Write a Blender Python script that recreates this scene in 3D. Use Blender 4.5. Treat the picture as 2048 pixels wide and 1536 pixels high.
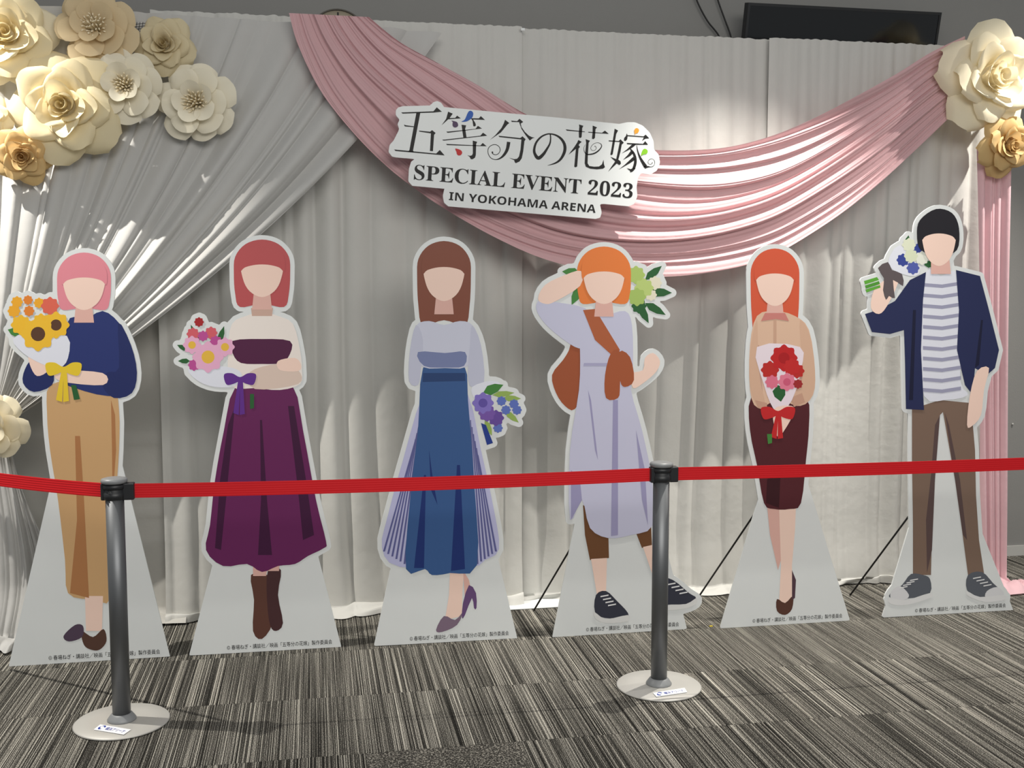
import bpy, bmesh, math, random
import numpy as np
from mathutils import Vector, Matrix
from mathutils.geometry import tessellate_polygon, delaunay_2d_cdt

for o in list(bpy.data.objects): bpy.data.objects.remove(o)
SC = bpy.context.scene
COL = SC.collection
R = math.radians

# ------------------------------------------------------------------ camera
FPX, CAMH, YAW = 2150.0, 1.55, R(10.5)
PITCH = math.atan(188/2150.0)
cam = bpy.data.cameras.new('camera'); cam.sensor_width = 36; cam.lens = 36*FPX/2048; cam.clip_start = .05
camo = bpy.data.objects.new('camera', cam); COL.objects.link(camo)
camo.location = (0, 0, CAMH); camo.rotation_euler = (math.pi/2-PITCH, 0, -YAW)
SC.camera = camo
SC.view_settings.view_transform = 'Standard'; SC.view_settings.look = 'None'
SC.view_settings.gamma = 1; SC.view_settings.use_curve_mapping = False
SC.view_settings.exposure = 0.0

# ------------------------------------------------------------------ world and lights
w = bpy.data.worlds.new('world'); SC.world = w; w.use_nodes = True
w.node_tree.nodes['Background'].inputs[0].default_value = (.93, .97, 1, 1)
w.node_tree.nodes['Background'].inputs[1].default_value = .30

def area(name, loc, target, sx, sy, power, col):
    l = bpy.data.lights.new(name, 'AREA'); l.shape = 'RECTANGLE'; l.size = sx; l.size_y = sy
    l.energy = power; l.color = col
    o = bpy.data.objects.new(name, l); COL.objects.link(o); o.location = loc
    o.rotation_euler = (Vector(target)-Vector(loc)).to_track_quat('-Z', 'Y').to_euler(); return o
def spot(name, loc, target, power, angle, blend, col, rad=.012):
    l = bpy.data.lights.new(name, 'SPOT'); l.energy = power; l.spot_size = R(angle); l.spot_blend = blend
    l.color = col; l.shadow_soft_size = rad
    o = bpy.data.objects.new(name, l); COL.objects.link(o); o.location = loc
    o.rotation_euler = (Vector(target)-Vector(loc)).to_track_quat('-Z', 'Y').to_euler(); return o
WARM = (1, .955, .88)
area('ceiling_panel_light', (1.0, -.6, 3.5), (1.0, 1.4, 0), 4.5, 2.2, 200, (1, .97, .92))
spot('ceiling_spot_west', (-2.15, 4.35, 3.5), (-1.25, 5.0, .9), 520, 72, .8, WARM)
spot('ceiling_spot_centre', (2.05, 4.42, 3.5), (2.0, 4.62, 0), 430, 72, .9, WARM)
spot('ceiling_spot_east', (4.15, 4.35, 3.5), (3.0, 4.9, .6), 340, 70, .9, WARM)

# ------------------------------------------------------------------ measuring: photo pixel -> point on a real plane
def ray(u, v):
    x = (u-1024)/FPX; y = -(v-768)/FPX
    c, s = math.cos(PITCH), math.sin(PITCH); ca, sa = math.cos(YAW), math.sin(YAW)
    a0, a1, a2 = x, c+y*s, -s+y*c
    return (a0*ca+a1*sa, -a0*sa+a1*ca, a2)
def at(u, v, Y):
    d = ray(u, v); t = Y/d[1]; return Vector((d[0]*t, Y, CAMH+d[2]*t))
def fl(u, v, z=0.0):
    d = ray(u, v); t = (z-CAMH)/d[2]; return Vector((d[0]*t, d[1]*t, z))

# ------------------------------------------------------------------ materials
def lin(c): return tuple(((x/255)/12.92 if x/255 <= .04045 else ((x/255+.055)/1.055)**2.4) for x in c)+(1,)
MATS = {}
def mat(name, rgb, rough=.6, spec=.3, metal=0.0, bump=None, var=0.0, trans=0.0, sheen=0.0):
    if name in MATS: return MATS[name]
    m = bpy.data.materials.new(name); m.use_nodes = True; nt = m.node_tree; N, L = nt.nodes, nt.links
    p = N['Principled BSDF']; base = lin(rgb)
    p.inputs['Roughness'].default_value = rough; p.inputs['Specular IOR Level'].default_value = spec
    p.inputs['Metallic'].default_value = metal
    if sheen: p.inputs['Sheen Weight'].default_value = sheen
    tc = N.new('ShaderNodeTexCoord')
    n = N.new('ShaderNodeTexNoise'); n.inputs['Scale'].default_value = 9; n.inputs['Detail'].default_value = 4
    L.new(tc.outputs['Object'], n.inputs['Vector'])
    mx = N.new('ShaderNodeMix'); mx.data_type = 'RGBA'
    mx.inputs[6].default_value = tuple(c*(1-var) for c in base[:3])+(1,)
    mx.inputs[7].default_value = tuple(min(1, c*(1+var)) for c in base[:3])+(1,)
    L.new(n.outputs['Fac'], mx.inputs[0]); L.new(mx.outputs[2], p.inputs['Base Color'])
    if bump:
        sc, st, dist = bump
        b = N.new('ShaderNodeBump'); b.inputs['Strength'].default_value = st; b.inputs['Distance'].default_value = dist
        n2 = N.new('ShaderNodeTexNoise'); n2.inputs['Scale'].default_value = sc; n2.inputs['Detail'].default_value = 5
        L.new(tc.outputs['Object'], n2.inputs['Vector']); L.new(n2.outputs['Fac'], b.inputs['Height'])
        L.new(b.outputs['Normal'], p.inputs['Normal'])
    if trans:
        t = N.new('ShaderNodeBsdfTranslucent'); L.new(mx.outputs[2], t.inputs['Color'])
        ms = N.new('ShaderNodeMixShader'); ms.inputs[0].default_value = trans
        L.new(p.outputs[0], ms.inputs[1]); L.new(t.outputs[0], ms.inputs[2])
        L.new(ms.outputs[0], N['Material Output'].inputs['Surface'])
    MATS[name] = m; return m
PR = {}
def ink(rgb):
    k = 'print_%d_%d_%d' % rgb
    return mat(k, rgb, rough=.45, spec=.3)

M_white = mat('white_voile', (194, 193, 190), .75, .15, bump=(14, .2, .012), var=.02, trans=.12, sheen=.2)
M_satin = mat('white_satin', (206, 205, 200), .55, .25, bump=(18, .22, .012), var=.02, trans=.1)
M_back = mat('grey_white_lining', (186, 184, 178), .8, .1, bump=(6, .3, .03), var=.03)
M_pink = mat('pink_voile', (214, 174, 177), .7, .15, bump=(30, .15, .01), var=.03, trans=.15, sheen=.2)
M_pinkpale = mat('pale_pink_voile', (226, 186, 192), .7, .15, bump=(30, .15, .01), var=.03, trans=.2, sheen=.2)
M_board = mat('foam_board_white', (224, 227, 226), .4, .35, var=.01)
M_wall = mat('painted_wall_grey', (142, 141, 138), .85, .1, bump=(120, .12, .005), var=.02)
M_skirting = mat('skirting_grey', (190, 189, 184), .6, .3, var=.02)
M_black = mat('satin_black_plastic', (34, 35, 37), .42, .45, var=.05)
M_screen = mat('dark_glass_screen', (16, 18, 20), .12, .6, var=.05)
M_alu = mat('grey_anodised_metal', (112, 114, 116), .46, .5, metal=.75, bump=(300, .05, .001), var=.03)
M_base = mat('silver_painted_steel', (186, 184, 178), .45, .4, metal=.25, bump=(200, .05, .001), var=.02)
M_capm = mat('grey_plastic_cap', (128, 130, 131), .4, .4, var=.03)
M_belt = mat('red_webbing', (206, 26, 34), .6, .25, bump=(400, .15, .001), var=.04)
M_ink = mat('black_ink', (16, 14, 13), .5, .3)
M_rod = mat('black_wire', (26, 25, 25), .5, .4)

def paper(name, rgb, tr=.3): return mat(name, rgb, .65, .2, bump=(40, .06, .005), var=.03, trans=tr)

# ------------------------------------------------------------------ object helpers
def link(o, parent=None):
    COL.objects.link(o)
    if parent: o.parent = parent
    return o
def mesh(name, verts, faces, m, parent=None, smooth=True):
    me = bpy.data.meshes.new(name); me.from_pydata([tuple(v) for v in verts], [], [tuple(f) for f in faces])
    me.materials.append(m)
    if smooth: me.polygons.foreach_set('use_smooth', [True]*len(me.polygons))
    me.update()
    o = bpy.data.objects.new(name, me); link(o)
    if parent: o.parent = parent; o.matrix_parent_inverse = Matrix.Translation(-parent.location)
    return o
def tag(o, label, cat, group=None):
    o['label'] = label; o['category'] = cat
    if group: o['group'] = group
    return o
def struct(o): o['kind'] = 'structure'; return o
def thing(name, label, cat, loc, group=None):
    o = bpy.data.objects.new(name, None); o.empty_display_size = .1; COL.objects.link(o); o.location = loc
    return tag(o, label, cat, group)
def box(x0, x1, y0, y1, z0, z1):
    v = [(x, y, z) for x in (x0, x1) for y in (y0, y1) for z in (z0, z1)]
    return v, [(0, 1, 3, 2), (4, 6, 7, 5), (0, 4, 5, 1), (2, 3, 7, 6), (0, 2, 6, 4), (1, 5, 7, 3)]
def bevbox(name, x0, x1, y0, y1, z0, z1, m, parent=None, bev=.003):
    v, f = box(x0, x1, y0, y1, z0, z1); o = mesh(name, v, f, m, parent, False)
    b = o.modifiers.new('bevel', 'BEVEL'); b.width = bev; b.segments = 2; return o
def lathe(prof, n=32, c=(0, 0, 0)):
    v, f = [], []
    for r, z in prof:
        for k in range(n):
            a = 2*math.pi*k/n; v.append((c[0]+r*math.cos(a), c[1]+r*math.sin(a), c[2]+z))
    for i in range(len(prof)-1):
        for k in range(n):
            f.append((i*n+k, i*n+(k+1) % n, (i+1)*n+(k+1) % n, (i+1)*n+k))
    f.append(tuple(range(n-1, -1, -1))); f.append(tuple((len(prof)-1)*n+k for k in range(n)))
    return v, f
def tube(pts, rad, n=8):
    pts = [Vector(p) for p in pts]; v, f = [], []
    for i, p in enumerate(pts):
        d = (pts[min(i+1, len(pts)-1)]-pts[max(i-1, 0)]).normalized()
        a = d.orthogonal().normalized() if i == 0 else (a-d*a.dot(d)).normalized()
        b = d.cross(a)
        for k in range(n):
            t = 2*math.pi*k/n; v.append(p+a*math.cos(t)*rad+b*math.sin(t)*rad)
    for i in range(len(pts)-1):
        for k in range(n): f.append((i*n+k, i*n+(k+1) % n, (i+1)*n+(k+1) % n, (i+1)*n+k))
    f.append(tuple(range(n-1, -1, -1))); f.append(tuple((len(pts)-1)*n+k for k in range(n)))
    return v, f
def grid_faces(nr, nc):
    return [(i*nc+j, i*nc+j+1, (i+1)*nc+j+1, (i+1)*nc+j) for i in range(nr-1) for j in range(nc-1)]
def catmull(pts, n, closed=False):
    pts = [np.array(p, float) for p in pts]; m = len(pts); out = []
    seg = m if closed else m-1
    for i in range(seg):
        g = (lambda k: pts[k % m]) if closed else (lambda k: pts[min(max(k, 0), m-1)])
        p0, p1, p2, p3 = g(i-1), g(i), g(i+1), g(i+2)
        for k in range(n):
            t = k/n
            out.append(.5*((2*p1)+(-p0+p2)*t+(2*p0-5*p1+4*p2-p3)*t*t+(-p0+3*p1-3*p2+p3)*t**3))
    if not closed: out.append(pts[-1])
    return out
def resample(pts, n):
    a = np.array(pts, float); d = np.r_[0, np.cumsum(np.linalg.norm(np.diff(a, axis=0), axis=1))]
    s = np.linspace(0, d[-1], n); return np.stack([np.interp(s, d, a[:, k]) for k in range(a.shape[1])], 1)
def fold_fn(seed, wmin, wmax, lo=0., hi=1., amin=.5, p=.8):
    r = random.Random(seed); b = [lo]; A = []; K = []
    while b[-1] < hi:
        b.append(b[-1]+r.uniform(wmin, wmax)); A.append(r.uniform(amin, 1)*(b[-1]-b[-2])/wmax); K.append(r.choice([.6, .75, 1, 1.3, 1.7]))
    b = np.array(b); A = np.array(A); K = np.array(K)
    def f(t):
        i = np.clip(np.searchsorted(b, t, side='right')-1, 0, len(A)-1)
        tau = np.clip((t-b[i])/(b[i+1]-b[i]), 0, 1)**K[i]
        return A[i]*np.sin(np.pi*tau)**p
    return f
def smooth01(x): x = np.clip(x, 0, 1); return x*x*(3-2*x)

# ================================================================== STRUCTURE
v, f = box(-3.4, 6.2, .6, 5.55, -.06, -.007)
floor = struct(mesh('floor', v, f, mat('floor_underlay', (60, 58, 54), .9, .1), None, False))

def carpet(name, flat):
    m = bpy.data.materials.new(name); m.use_nodes = True; N, L = m.node_tree.nodes, m.node_tree.links
    p = N['Principled BSDF']; p.inputs['Roughness'].default_value = .95; p.inputs['Specular IOR Level'].default_value = .1
    geo = N.new('ShaderNodeNewGeometry'); oi = N.new('ShaderNodeObjectInfo')
    mp = N.new('ShaderNodeVectorMath'); mp.operation = 'MULTIPLY'
    mp.inputs[1].default_value = (1, 1, 1) if flat else (360, .45, 0)
    L.new(geo.outputs['Position'], mp.inputs[0])
    off = N.new('ShaderNodeCombineXYZ'); mu = N.new('ShaderNodeMath'); mu.operation = 'MULTIPLY'; mu.inputs[1].default_value = 310
    L.new(oi.outputs['Random'], mu.inputs[0]); L.new(mu.outputs[0], off.inputs[2])
    ad = N.new('ShaderNodeVectorMath'); ad.operation = 'ADD'; L.new(mp.outputs[0], ad.inputs[0]); L.new(off.outputs[0], ad.inputs[1])
    n1 = N.new('ShaderNodeTexNoise'); n1.inputs['Scale'].default_value = 150 if flat else 1.0
    n1.inputs['Detail'].default_value = 1.5 if flat else 2.5; n1.inputs['Roughness'].default_value = .75
    L.new(ad.outputs[0], n1.inputs['Vector'])
    # broad bands of stripes lighter or darker, cut along their length
    mp2 = N.new('ShaderNodeVectorMath'); mp2.operation = 'MULTIPLY'; mp2.inputs[1].default_value = (26, 1.4, 0)
    L.new(geo.outputs['Position'], mp2.inputs[0])
    ad2 = N.new('ShaderNodeVectorMath'); ad2.operation = 'ADD'; L.new(mp2.outputs[0], ad2.inputs[0]); L.new(off.outputs[0], ad2.inputs[1])
    n2 = N.new('ShaderNodeTexNoise'); n2.inputs['Scale'].default_value = 1; n2.inputs['Detail'].default_value = 3
    L.new(ad2.outputs[0], n2.inputs['Vector'])
    n3 = N.new('ShaderNodeTexNoise'); n3.inputs['Scale'].default_value = 300; n3.inputs['Detail'].default_value = 1
    L.new(geo.outputs['Position'], n3.inputs['Vector'])
    def madd(a, b, k):
        q = N.new('ShaderNodeMath'); q.operation = 'MULTIPLY_ADD'; q.inputs[1].default_value = k
        L.new(a, q.inputs[0]); L.new(b, q.inputs[2]); return q.outputs[0]
    z = N.new('ShaderNodeMath'); z.operation = 'ADD'; z.operation = 'MULTIPLY_ADD'; z.inputs[1].default_value = (2.2 if flat else 1.9); z.inputs[2].default_value = -(1.02 if flat else .86)+.03; L.new(n1.outputs['Fac'], z.inputs[0])
    s = madd(n2.outputs['Fac'], z.outputs[0], .20); s = madd(n3.outputs['Fac'], s, .95)
    q_ = N.new('ShaderNodeMath'); q_.operation = 'ADD'; q_.inputs[1].default_value = -.225; L.new(s, q_.inputs[0]); s = q_.outputs[0]
    cr = N.new('ShaderNodeValToRGB'); e = cr.color_ramp.elements
    e[0].position = .30; e[0].color = lin((26, 25, 22)); e[1].position = .80; e[1].color = lin((210, 205, 192))
    k = e.new(.44); k.color = lin((60, 58, 54)); k = e.new(.58); k.color = lin((106, 103, 96))
    if flat:
        e[0].color = lin((52, 50, 47)); e[-1].color = lin((168, 163, 152))
    L.new(s, cr.inputs[0]); L.new(cr.outputs[0], p.inputs['Base Color'])
    b = N.new('ShaderNodeBump'); b.inputs['Strength'].default_value = .6; b.inputs['Distance'].default_value = .004
    L.new(s, b.inputs['Height']); L.new(b.outputs[0], p.inputs['Normal'])
    return m
M_carpet = carpet('striped_loop_carpet', False); M_carpet2 = carpet('flecked_loop_carpet', True)
T = .528; GX, GY = .152, 3.52
def tile_mesh(m):
    v, f = box(.0009, T-.0009, .0009, T-.0009, -.007, 0)
    me = bpy.data.meshes.new('carpet_tile'); me.from_pydata(v, [], f); me.materials.append(m); return me
TM, TM2 = tile_mesh(M_carpet), tile_mesh(M_carpet2)
for i in range(-6, 11):
    for j in range(-4, 4):
        fleck = (i, j) in ((0, -1),)
        o = bpy.data.objects.new('carpet_tile', TM2 if fleck else TM)
        o.location = (GX+i*T, GY+j*T, 0); link(o, floor)
        if o.location.y+T > 5.55: o.scale.y = (5.548-o.location.y)/T

YW = 5.55
v, f = box(-3.4, 6.2, YW, YW+.12, -.06, 4.2); wall = struct(mesh('wall_back', v, f, M_wall, None, False))
v, f = box(-3.4, 6.2, YW-.012, YW-.0005, .0005, .06); bb = struct(mesh('baseboard_back', v, f, M_skirting, None, False))
v, f = lathe([(.006, 0), (.006, .003), (.004, .005)], 12)
q = at(2025, 848, YW-.004); sc = mesh('wall_plug', [(a+q.x, q.y-c, b+q.z) for a, b, c in v], f, M_skirting, wall)

# ================================================================== THINGS ON THE BACK WALL
# clock, its top showing above the drapes
c = Vector((.148, YW-.03, 2.790)); rc = .145
ck = thing('wall_clock', 'round wooden-faced wall clock peeking above the drapes behind the pink swag', 'clock', (c.x, YW-.002, c.z-rc))
def yl(prof, n, c):    # lathe about -Y
    v, f = lathe(prof, n); return [(c.x+a, YW-.002-z, c.z+b) for a, b, z in v], [t[::-1] for t in f]
v, f = yl([(rc-.007, .0), (rc, .0), (rc, .03), (rc-.006, .034), (rc-.007, .03), (rc-.007, .02)], 48, c); mesh('rim', v, f, mat('dark_clock_rim', (92, 88, 80), .5, .4), ck)
v, f = yl([(rc-.007, .002), (rc-.007, .022), (.001, .022)], 48, c); mesh('clock_face', v, f, mat('pale_wood_face', (176, 166, 146), .6, .3, var=.12), ck)
for k in range(12):
    a = 2*math.pi*k/12; d = Vector((math.sin(a), 0, math.cos(a))); s = Vector((math.cos(a), 0, -math.sin(a)))
    P = [c+d*(rc-.042)+s*.004, c+d*(rc-.016)+s*.004, c+d*(rc-.016)-s*.004, c+d*(rc-.042)-s*.004]
    V = [Vector((p.x, YW-.0262, p.z)) for p in P]+[Vector((p.x, YW-.0242, p.z)) for p in P]
    mesh('hour_mark', V, [(3, 2, 1, 0), (0, 1, 5, 4), (1, 2, 6, 5), (2, 3, 7, 6), (3, 0, 4, 7)], M_ink, ck, False)
for L_, a, wd in ((.07, R(130), .006), (.1, R(210), .004)):
    d = Vector((math.sin(a), 0, math.cos(a))); s = Vector((math.cos(a), 0, -math.sin(a)))
    V = [Vector((p.x, YW-.0285, p.z)) for p in (c+s*wd, c+d*L_+s*wd, c+d*L_-s*wd, c-s*wd)]
    mesh('clock_hand', V, [(3, 2, 1, 0)], M_ink, ck, False)

# television hanging tilted
YT = 5.31
a, b = at(1497, 8, YT), at(1884, 22, YT); wtv = b.x-a.x; htv = .64
tv = thing('television', 'wide black flat television hung high, half hidden behind the drapes', 'television', (a.x+wtv/2, YT+.09, 3.03))
def tvp(x, y, z):     # x along, z down from the top, y back; leaning forward at the top
    t = R(13); return (a.x+x, YT+z*math.sin(t)*1+y*math.cos(t), (a.z+b.z)/2-z*math.cos(t)+y*math.sin(t))
def tvbox(name, x0, x1, y0, y1, z0, z1, m):
    v, f = box(x0, x1, y0, y1, z0, z1); return mesh(name, [tvp(*p) for p in v], f, m, tv, False)
tvbox('housing', 0, wtv, .008, .05, 0, htv, M_black)
tvbox('screen', .012, wtv-.012, .0035, .008, .014, htv-.02, M_screen)
for n_, q in (('bezel', (0, wtv, 0, .008, 0, .014)), ('bezel', (0, wtv, 0, .008, htv-.02, htv)), ('bezel', (0, .012, 0, .008, .014, htv-.02)), ('bezel', (wtv-.012, wtv, 0, .008, .014, htv-.02))):
    tvbox(n_, *q, M_black)
tvbox('wall_bracket', wtv/2-.16, wtv/2+.16, .05, .075, .2, .5, M_black)
for P, lab in ((((1380, -40), (1395, 4), (1415, 42), (1440, 76), (1455, 130)), 'bent black cable running down the wall left of the television'),
               (((1424, -40), (1437, 4), (1450, 40), (1463, 78), (1470, 130)), 'straighter black cable running down the wall beside the television')):
    v, f = tube([at(x, y, YW-.03) for x, y in catmull(P, 5)], .0045); tag(mesh('cable', v, f, M_rod), lab, 'cable')

# ================================================================== DRAPES
ZT = 2.80
def panel(name, x0, x1, Y, seed, label, m=M_satin, amp=.062, wmin=.04, wmax=.17, puddle=.09, ztop=ZT):
    nx = int((x1-x0)/.009); zs = np.r_[np.linspace(ztop, .10, 62), np.linspace(.09, .03, 6)]
    xs = np.linspace(x0, x1, nx); r = random.Random(seed)
    f = fold_fn(seed, wmin, wmax, x0-.3, x1+.3, .35, .85); f2 = fold_fn(seed+5, .02, .06, x0-.3, x1+.3, .3, 1.0)
    V = []; ph = [r.uniform(0, 6.28) for _ in range(6)]
    for z in zs:
        d = (ztop-z)/ztop
        wx = xs+.035*d*np.sin(xs*2.1+d*2.2+ph[0])+.012*d*np.sin(xs*5.3+d*5+ph[1])
        a = amp*(.35+.65*smooth01(d*3))*(.8+.2*np.sin(xs*3+ph[2]))
        y = Y-a*f(wx)-.004*(1-smooth01(d*4))*f2(xs)*2-.012*np.sin(xs*1.7+ph[3])*d
        y = y-.03*smooth01((.45-z)/.45)**2
        zz = z+(.006*f2(xs) if z == zs[0] else 0)
        V += list(zip(xs, y, np.broadcast_to(zz, xs.shape)))
        ylast = y
    bump = .5+.5*np.sin(xs*11+ph[4]+1.5*np.sin(xs*4)); ext = puddle*(.6+.4*np.sin(xs*3.3+ph[5])+.28*np.sin(xs*8.1+ph[0]))
    NQ = 10
    for k in range(1, NQ+1):
        q = k/NQ
        y = ylast-ext*q-.006*np.sin(xs*23+q*4)
        z = .006+.03*(1-q)**2+.05*bump*np.sin(math.pi*min(1, q*1.0))**.8*(.4+.6*np.sin(xs*6.1+q*3)**2)
        V += list(zip(xs, y, z))
    o = mesh(name, V, grid_faces(len(zs)+NQ, nx), m)
    return tag(o, label, 'curtain')
panel('curtain_panel', -.695, 1.005, 5.17, 3, 'white floor-length curtain panel behind the purple-dress and blue-skirt standees')
panel('curtain_panel', .975, 2.285, 5.20, 8, 'white satin curtain panel behind the grey-dress standee')
panel('curtain_panel', 2.26, 3.50, 5.16, 14, 'white satin curtain panel behind the navy-cardigan standee')

# flat creased lining cloth behind the tied drape
xs = np.linspace(-2.3, -.60, 120); zs = np.linspace(2.74, .03, 110); V = []
cz = [at(270, y, 5.2).z for y in (876, 1022, 1085)]+[1.9, 2.3]
for z in zs:
    y = 5.225+.006*np.sin(xs*5)+0*xs
    for k, h in enumerate(cz): y = y-.012*np.exp(-((z-h-.02*np.sin(xs*3+k))/.012)**2)
    y = y-.01*np.exp(-((xs+.95)/.012)**2)-.02*smooth01((.3-z)/.3)*(1+np.sin(xs*9))
    V += list(zip(xs, y, np.full_like(xs, z)))
for k in range(1, 7):
    q = k/6; V += list(zip(xs, 5.185-.13*q+.02*np.sin(xs*6), .012+.05*np.sin(math.pi*q)**.7*(.6+.4*np.sin(xs*13+2*q))))
tag(mesh('lining_cloth', V, grid_faces(116, 120), M_back), 'plain creased off-white cloth hung flat behind the tied-back drape', 'curtain')

# tied-back drape, gathered at its tie behind the flower low down
def tied():
    nu, nw = 620, 64
    us = np.linspace(0, 1, nu); f = fold_fn(21, .012, .06, -.1, 1.1, .35, .8); f3 = fold_fn(22, .05, .13, -.1, 1.1, .4, 1.0)
    V = []
    yb = 5.02
    def P(px, py): q = at(px, py, yb); return np.array((q.x, q.z))
    T0, T1 = np.array((-2.25, ZT)), P(885, 62)
    K0, K1 = P(-40, 838), P(22, 842)
    C0, C1 = np.array((-1.95, 1.9)), P(610, 472)
    for i in range(nw):
        w_ = (i/(nw-1))
        wu = us+.004*np.sin(us*30+w_*4)
        e = us**1.0
        T_ = T0[None]*(1-e[:, None])+T1[None]*e[:, None]; K = K0[None]*(1-us[:, None])+K1[None]*us[:, None]
        Cc = C0[None]*(1-e[:, None])+C1[None]*e[:, None]
        Q = (1-w_)**2*T_+2*w_*(1-w_)*Cc+w_**2*K
        gath = (1-.78*smooth01(w_))
        depth = .05*f(wu)*(.45+.9*math.sin(math.pi*min(1, w_*.9+.05)))*(.5+.5*gath)+.045*f3(wu)*math.sin(math.pi*min(1, w_+.02))
        y = yb+.045-depth-.06*smooth01(w_)-.035*us*math.sin(math.pi*w_)
        # folds lie on each other where cloth is gathered
        V += list(zip(Q[:, 0], y, Q[:, 1]+(.006*f(us*1.0) if i == 0 else 0)))
    # below the tie: fans out and falls to the floor
    nb = 34
    for i in range(1, nb+1):
        w_ = i/nb
        spread = .12+.62*smooth01(w_*1.1)
        cx = (K0[0]+K1[0])/2-.10*w_
        z = K1[1]*(1-w_)+.02
        x = cx+(us-.5)*spread*1.0+.02*np.sin(us*9+w_*3)
        depth = .014*f(us)*(1-.5*w_)+.075*f3(us)*(.3+.7*w_)
        y = yb-.015-depth-.06*smooth01((w_-.75)/.25)
        V += list(zip(x, y, np.full_like(x, z)+.03*smooth01((w_-.9)/.1)*f3(us)))
    for k in range(1, 7):
        q = k/6
        V += list(zip(x+.03*q*np.sin(us*7), y-.12*q, .012+.05*np.sin(math.pi*q)**.7*(.4+.6*np.sin(us*17)**2)))
    o = mesh('tied_drape', V, grid_faces(nw+nb+6, nu), M_white)
    return tag(o, 'sheer white drape swept diagonally and tied back behind the low cream flower', 'curtain')
tied()

# pink swag
UP = [(738, 34), (800, 84), (880, 128), (960, 172), (1050, 226), (1150, 270), (1250, 294), (1350, 300), (1450, 294), (1540, 272), (1620, 240), (1700, 200), (1790, 150), (1860, 106), (1930, 72)]
LO = [(578, 26), (596, 90), (640, 180), (700, 258), (770, 330), (840, 386), (910, 432), (1000, 480), (1100, 520), (1220, 545), (1330, 551), (1440, 540), (1540, 512), (1640, 455), (1730, 390), (1820, 310), (1930, 205)]
def swag():
    ns, nt_ = 200, 190
    U = resample(catmull(UP, 8), ns); Lw = resample(catmull(LO, 8), ns)
    t = np.linspace(0, 1, nt_); f = fold_fn(31, .05, .19, -.2, 1.2, .45, .75); f2 = fold_fn(35, .015, .04, -.2, 1.2, .3, .9)
    V = []
    for i in range(ns):
        s = i/(ns-1); mid = math.sin(math.pi*s)
        tt = t+.035*np.sin(s*5+t*4)+.02*np.sin(s*11+t*9)
        # hooked folds: cloth rolls over itself downwards
        tp = t+.013*mid*np.sin(2*math.pi*tt*9)*.6
        pu = U[i][None]*(1-tp[:, None])+Lw[i][None]*tp[:, None]
        base = 4.985-.05*mid*(.35+.65*t)
        y = base-(.035+.05*mid)*f(tt)-.010*f2(tt)
        for k in range(nt_):
            q = at(pu[k, 0], pu[k, 1], y[k]); V.append((q.x, q.y, q.z))
    o = mesh('pink_swag', V, grid_faces(ns, nt_), M_pink)
    tag(o, 'pink draped swag of folded cloth hanging across the white curtains', 'swag')
swag()
# pink fall at the end of the drapes
def fall():
    nx = 70; ts = np.linspace(0, 1, nx); f = fold_fn(41, .12, .3, -.2, 1.2, .5, .8); V = []
    Yf = 5.02
    zs = np.linspace(at(1985, 300, Yf).z, .05, 50); x0t, x0b = at(1948, 400, Yf).x, at(1952, 1150, Yf).x; x1t, x1b = at(2012, 400, Yf).x, at(1999, 1150, Yf).x
    for z in zs:
        d = 1-(z/zs[0]); a = x0t+(x0b-x0t)*d; b_ = x1t+(x1b-x1t)*d
        V += [(a+(b_-a)*t, Yf-.05*g-.03*d, z) for t, g in zip(ts, f(ts+.05*math.sin(d*4)))]
    for k in range(1, 10):
        q = k/9
        V += [(x0b-.0+(x1b-x0b)*t+.14*q*t+.02*math.sin(t*9+q*4), Yf-.08-.16*q+.05*t*q, .01+.05*math.sin(math.pi*q)**.8*(.5+.5*math.sin(t*14+q*6)**2)) for t in ts]
    tag(mesh('pink_fall', V, grid_faces(59, nx), M_pinkpale), 'pale pink cloth strip hanging to the floor at the end of the drapes', 'drape')
fall()
# frame that carries the drapes (its floor plate shows between two standees)
st = thing('drape_stand', 'white floor plate and uprights of the stand carrying the drapes', 'stand', (1.0, 5.16, 0))
q0, q1 = fl(1024, 1242), fl(1112, 1236)
bevbox('base_plate', q0.x, q1.x+.12, 5.02, 5.30, .0005, .007, M_board, st)
v, f = tube([(1.05, 5.27, .005), (1.05, 5.27, 2.72)], .019, 12); mesh('upright', v, f, M_alu, st)
v, f = tube([(-2.3, 5.27, 2.72), (3.5, 5.27, 2.72)], .016, 10); mesh('crossbar', v, f, M_alu, st)
bevbox('base_plate', 3.2, 3.5, 5.16, 5.40, .0005, .007, M_board, st)
v, f = tube([(3.4, 5.27, .005), (3.4, 5.27, 2.72)], .019, 12); mesh('upright', v, f, M_alu, st)
q = at(1045, 59, 5.14)
cl = mesh('clip', *box(q.x-.008, q.x+.010, 5.135, 5.142, q.z-.006, q.z+.006), M_board, None, False)
tag(cl, 'tiny white clip sticking up on the top hem of the curtains', 'clip')

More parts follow.
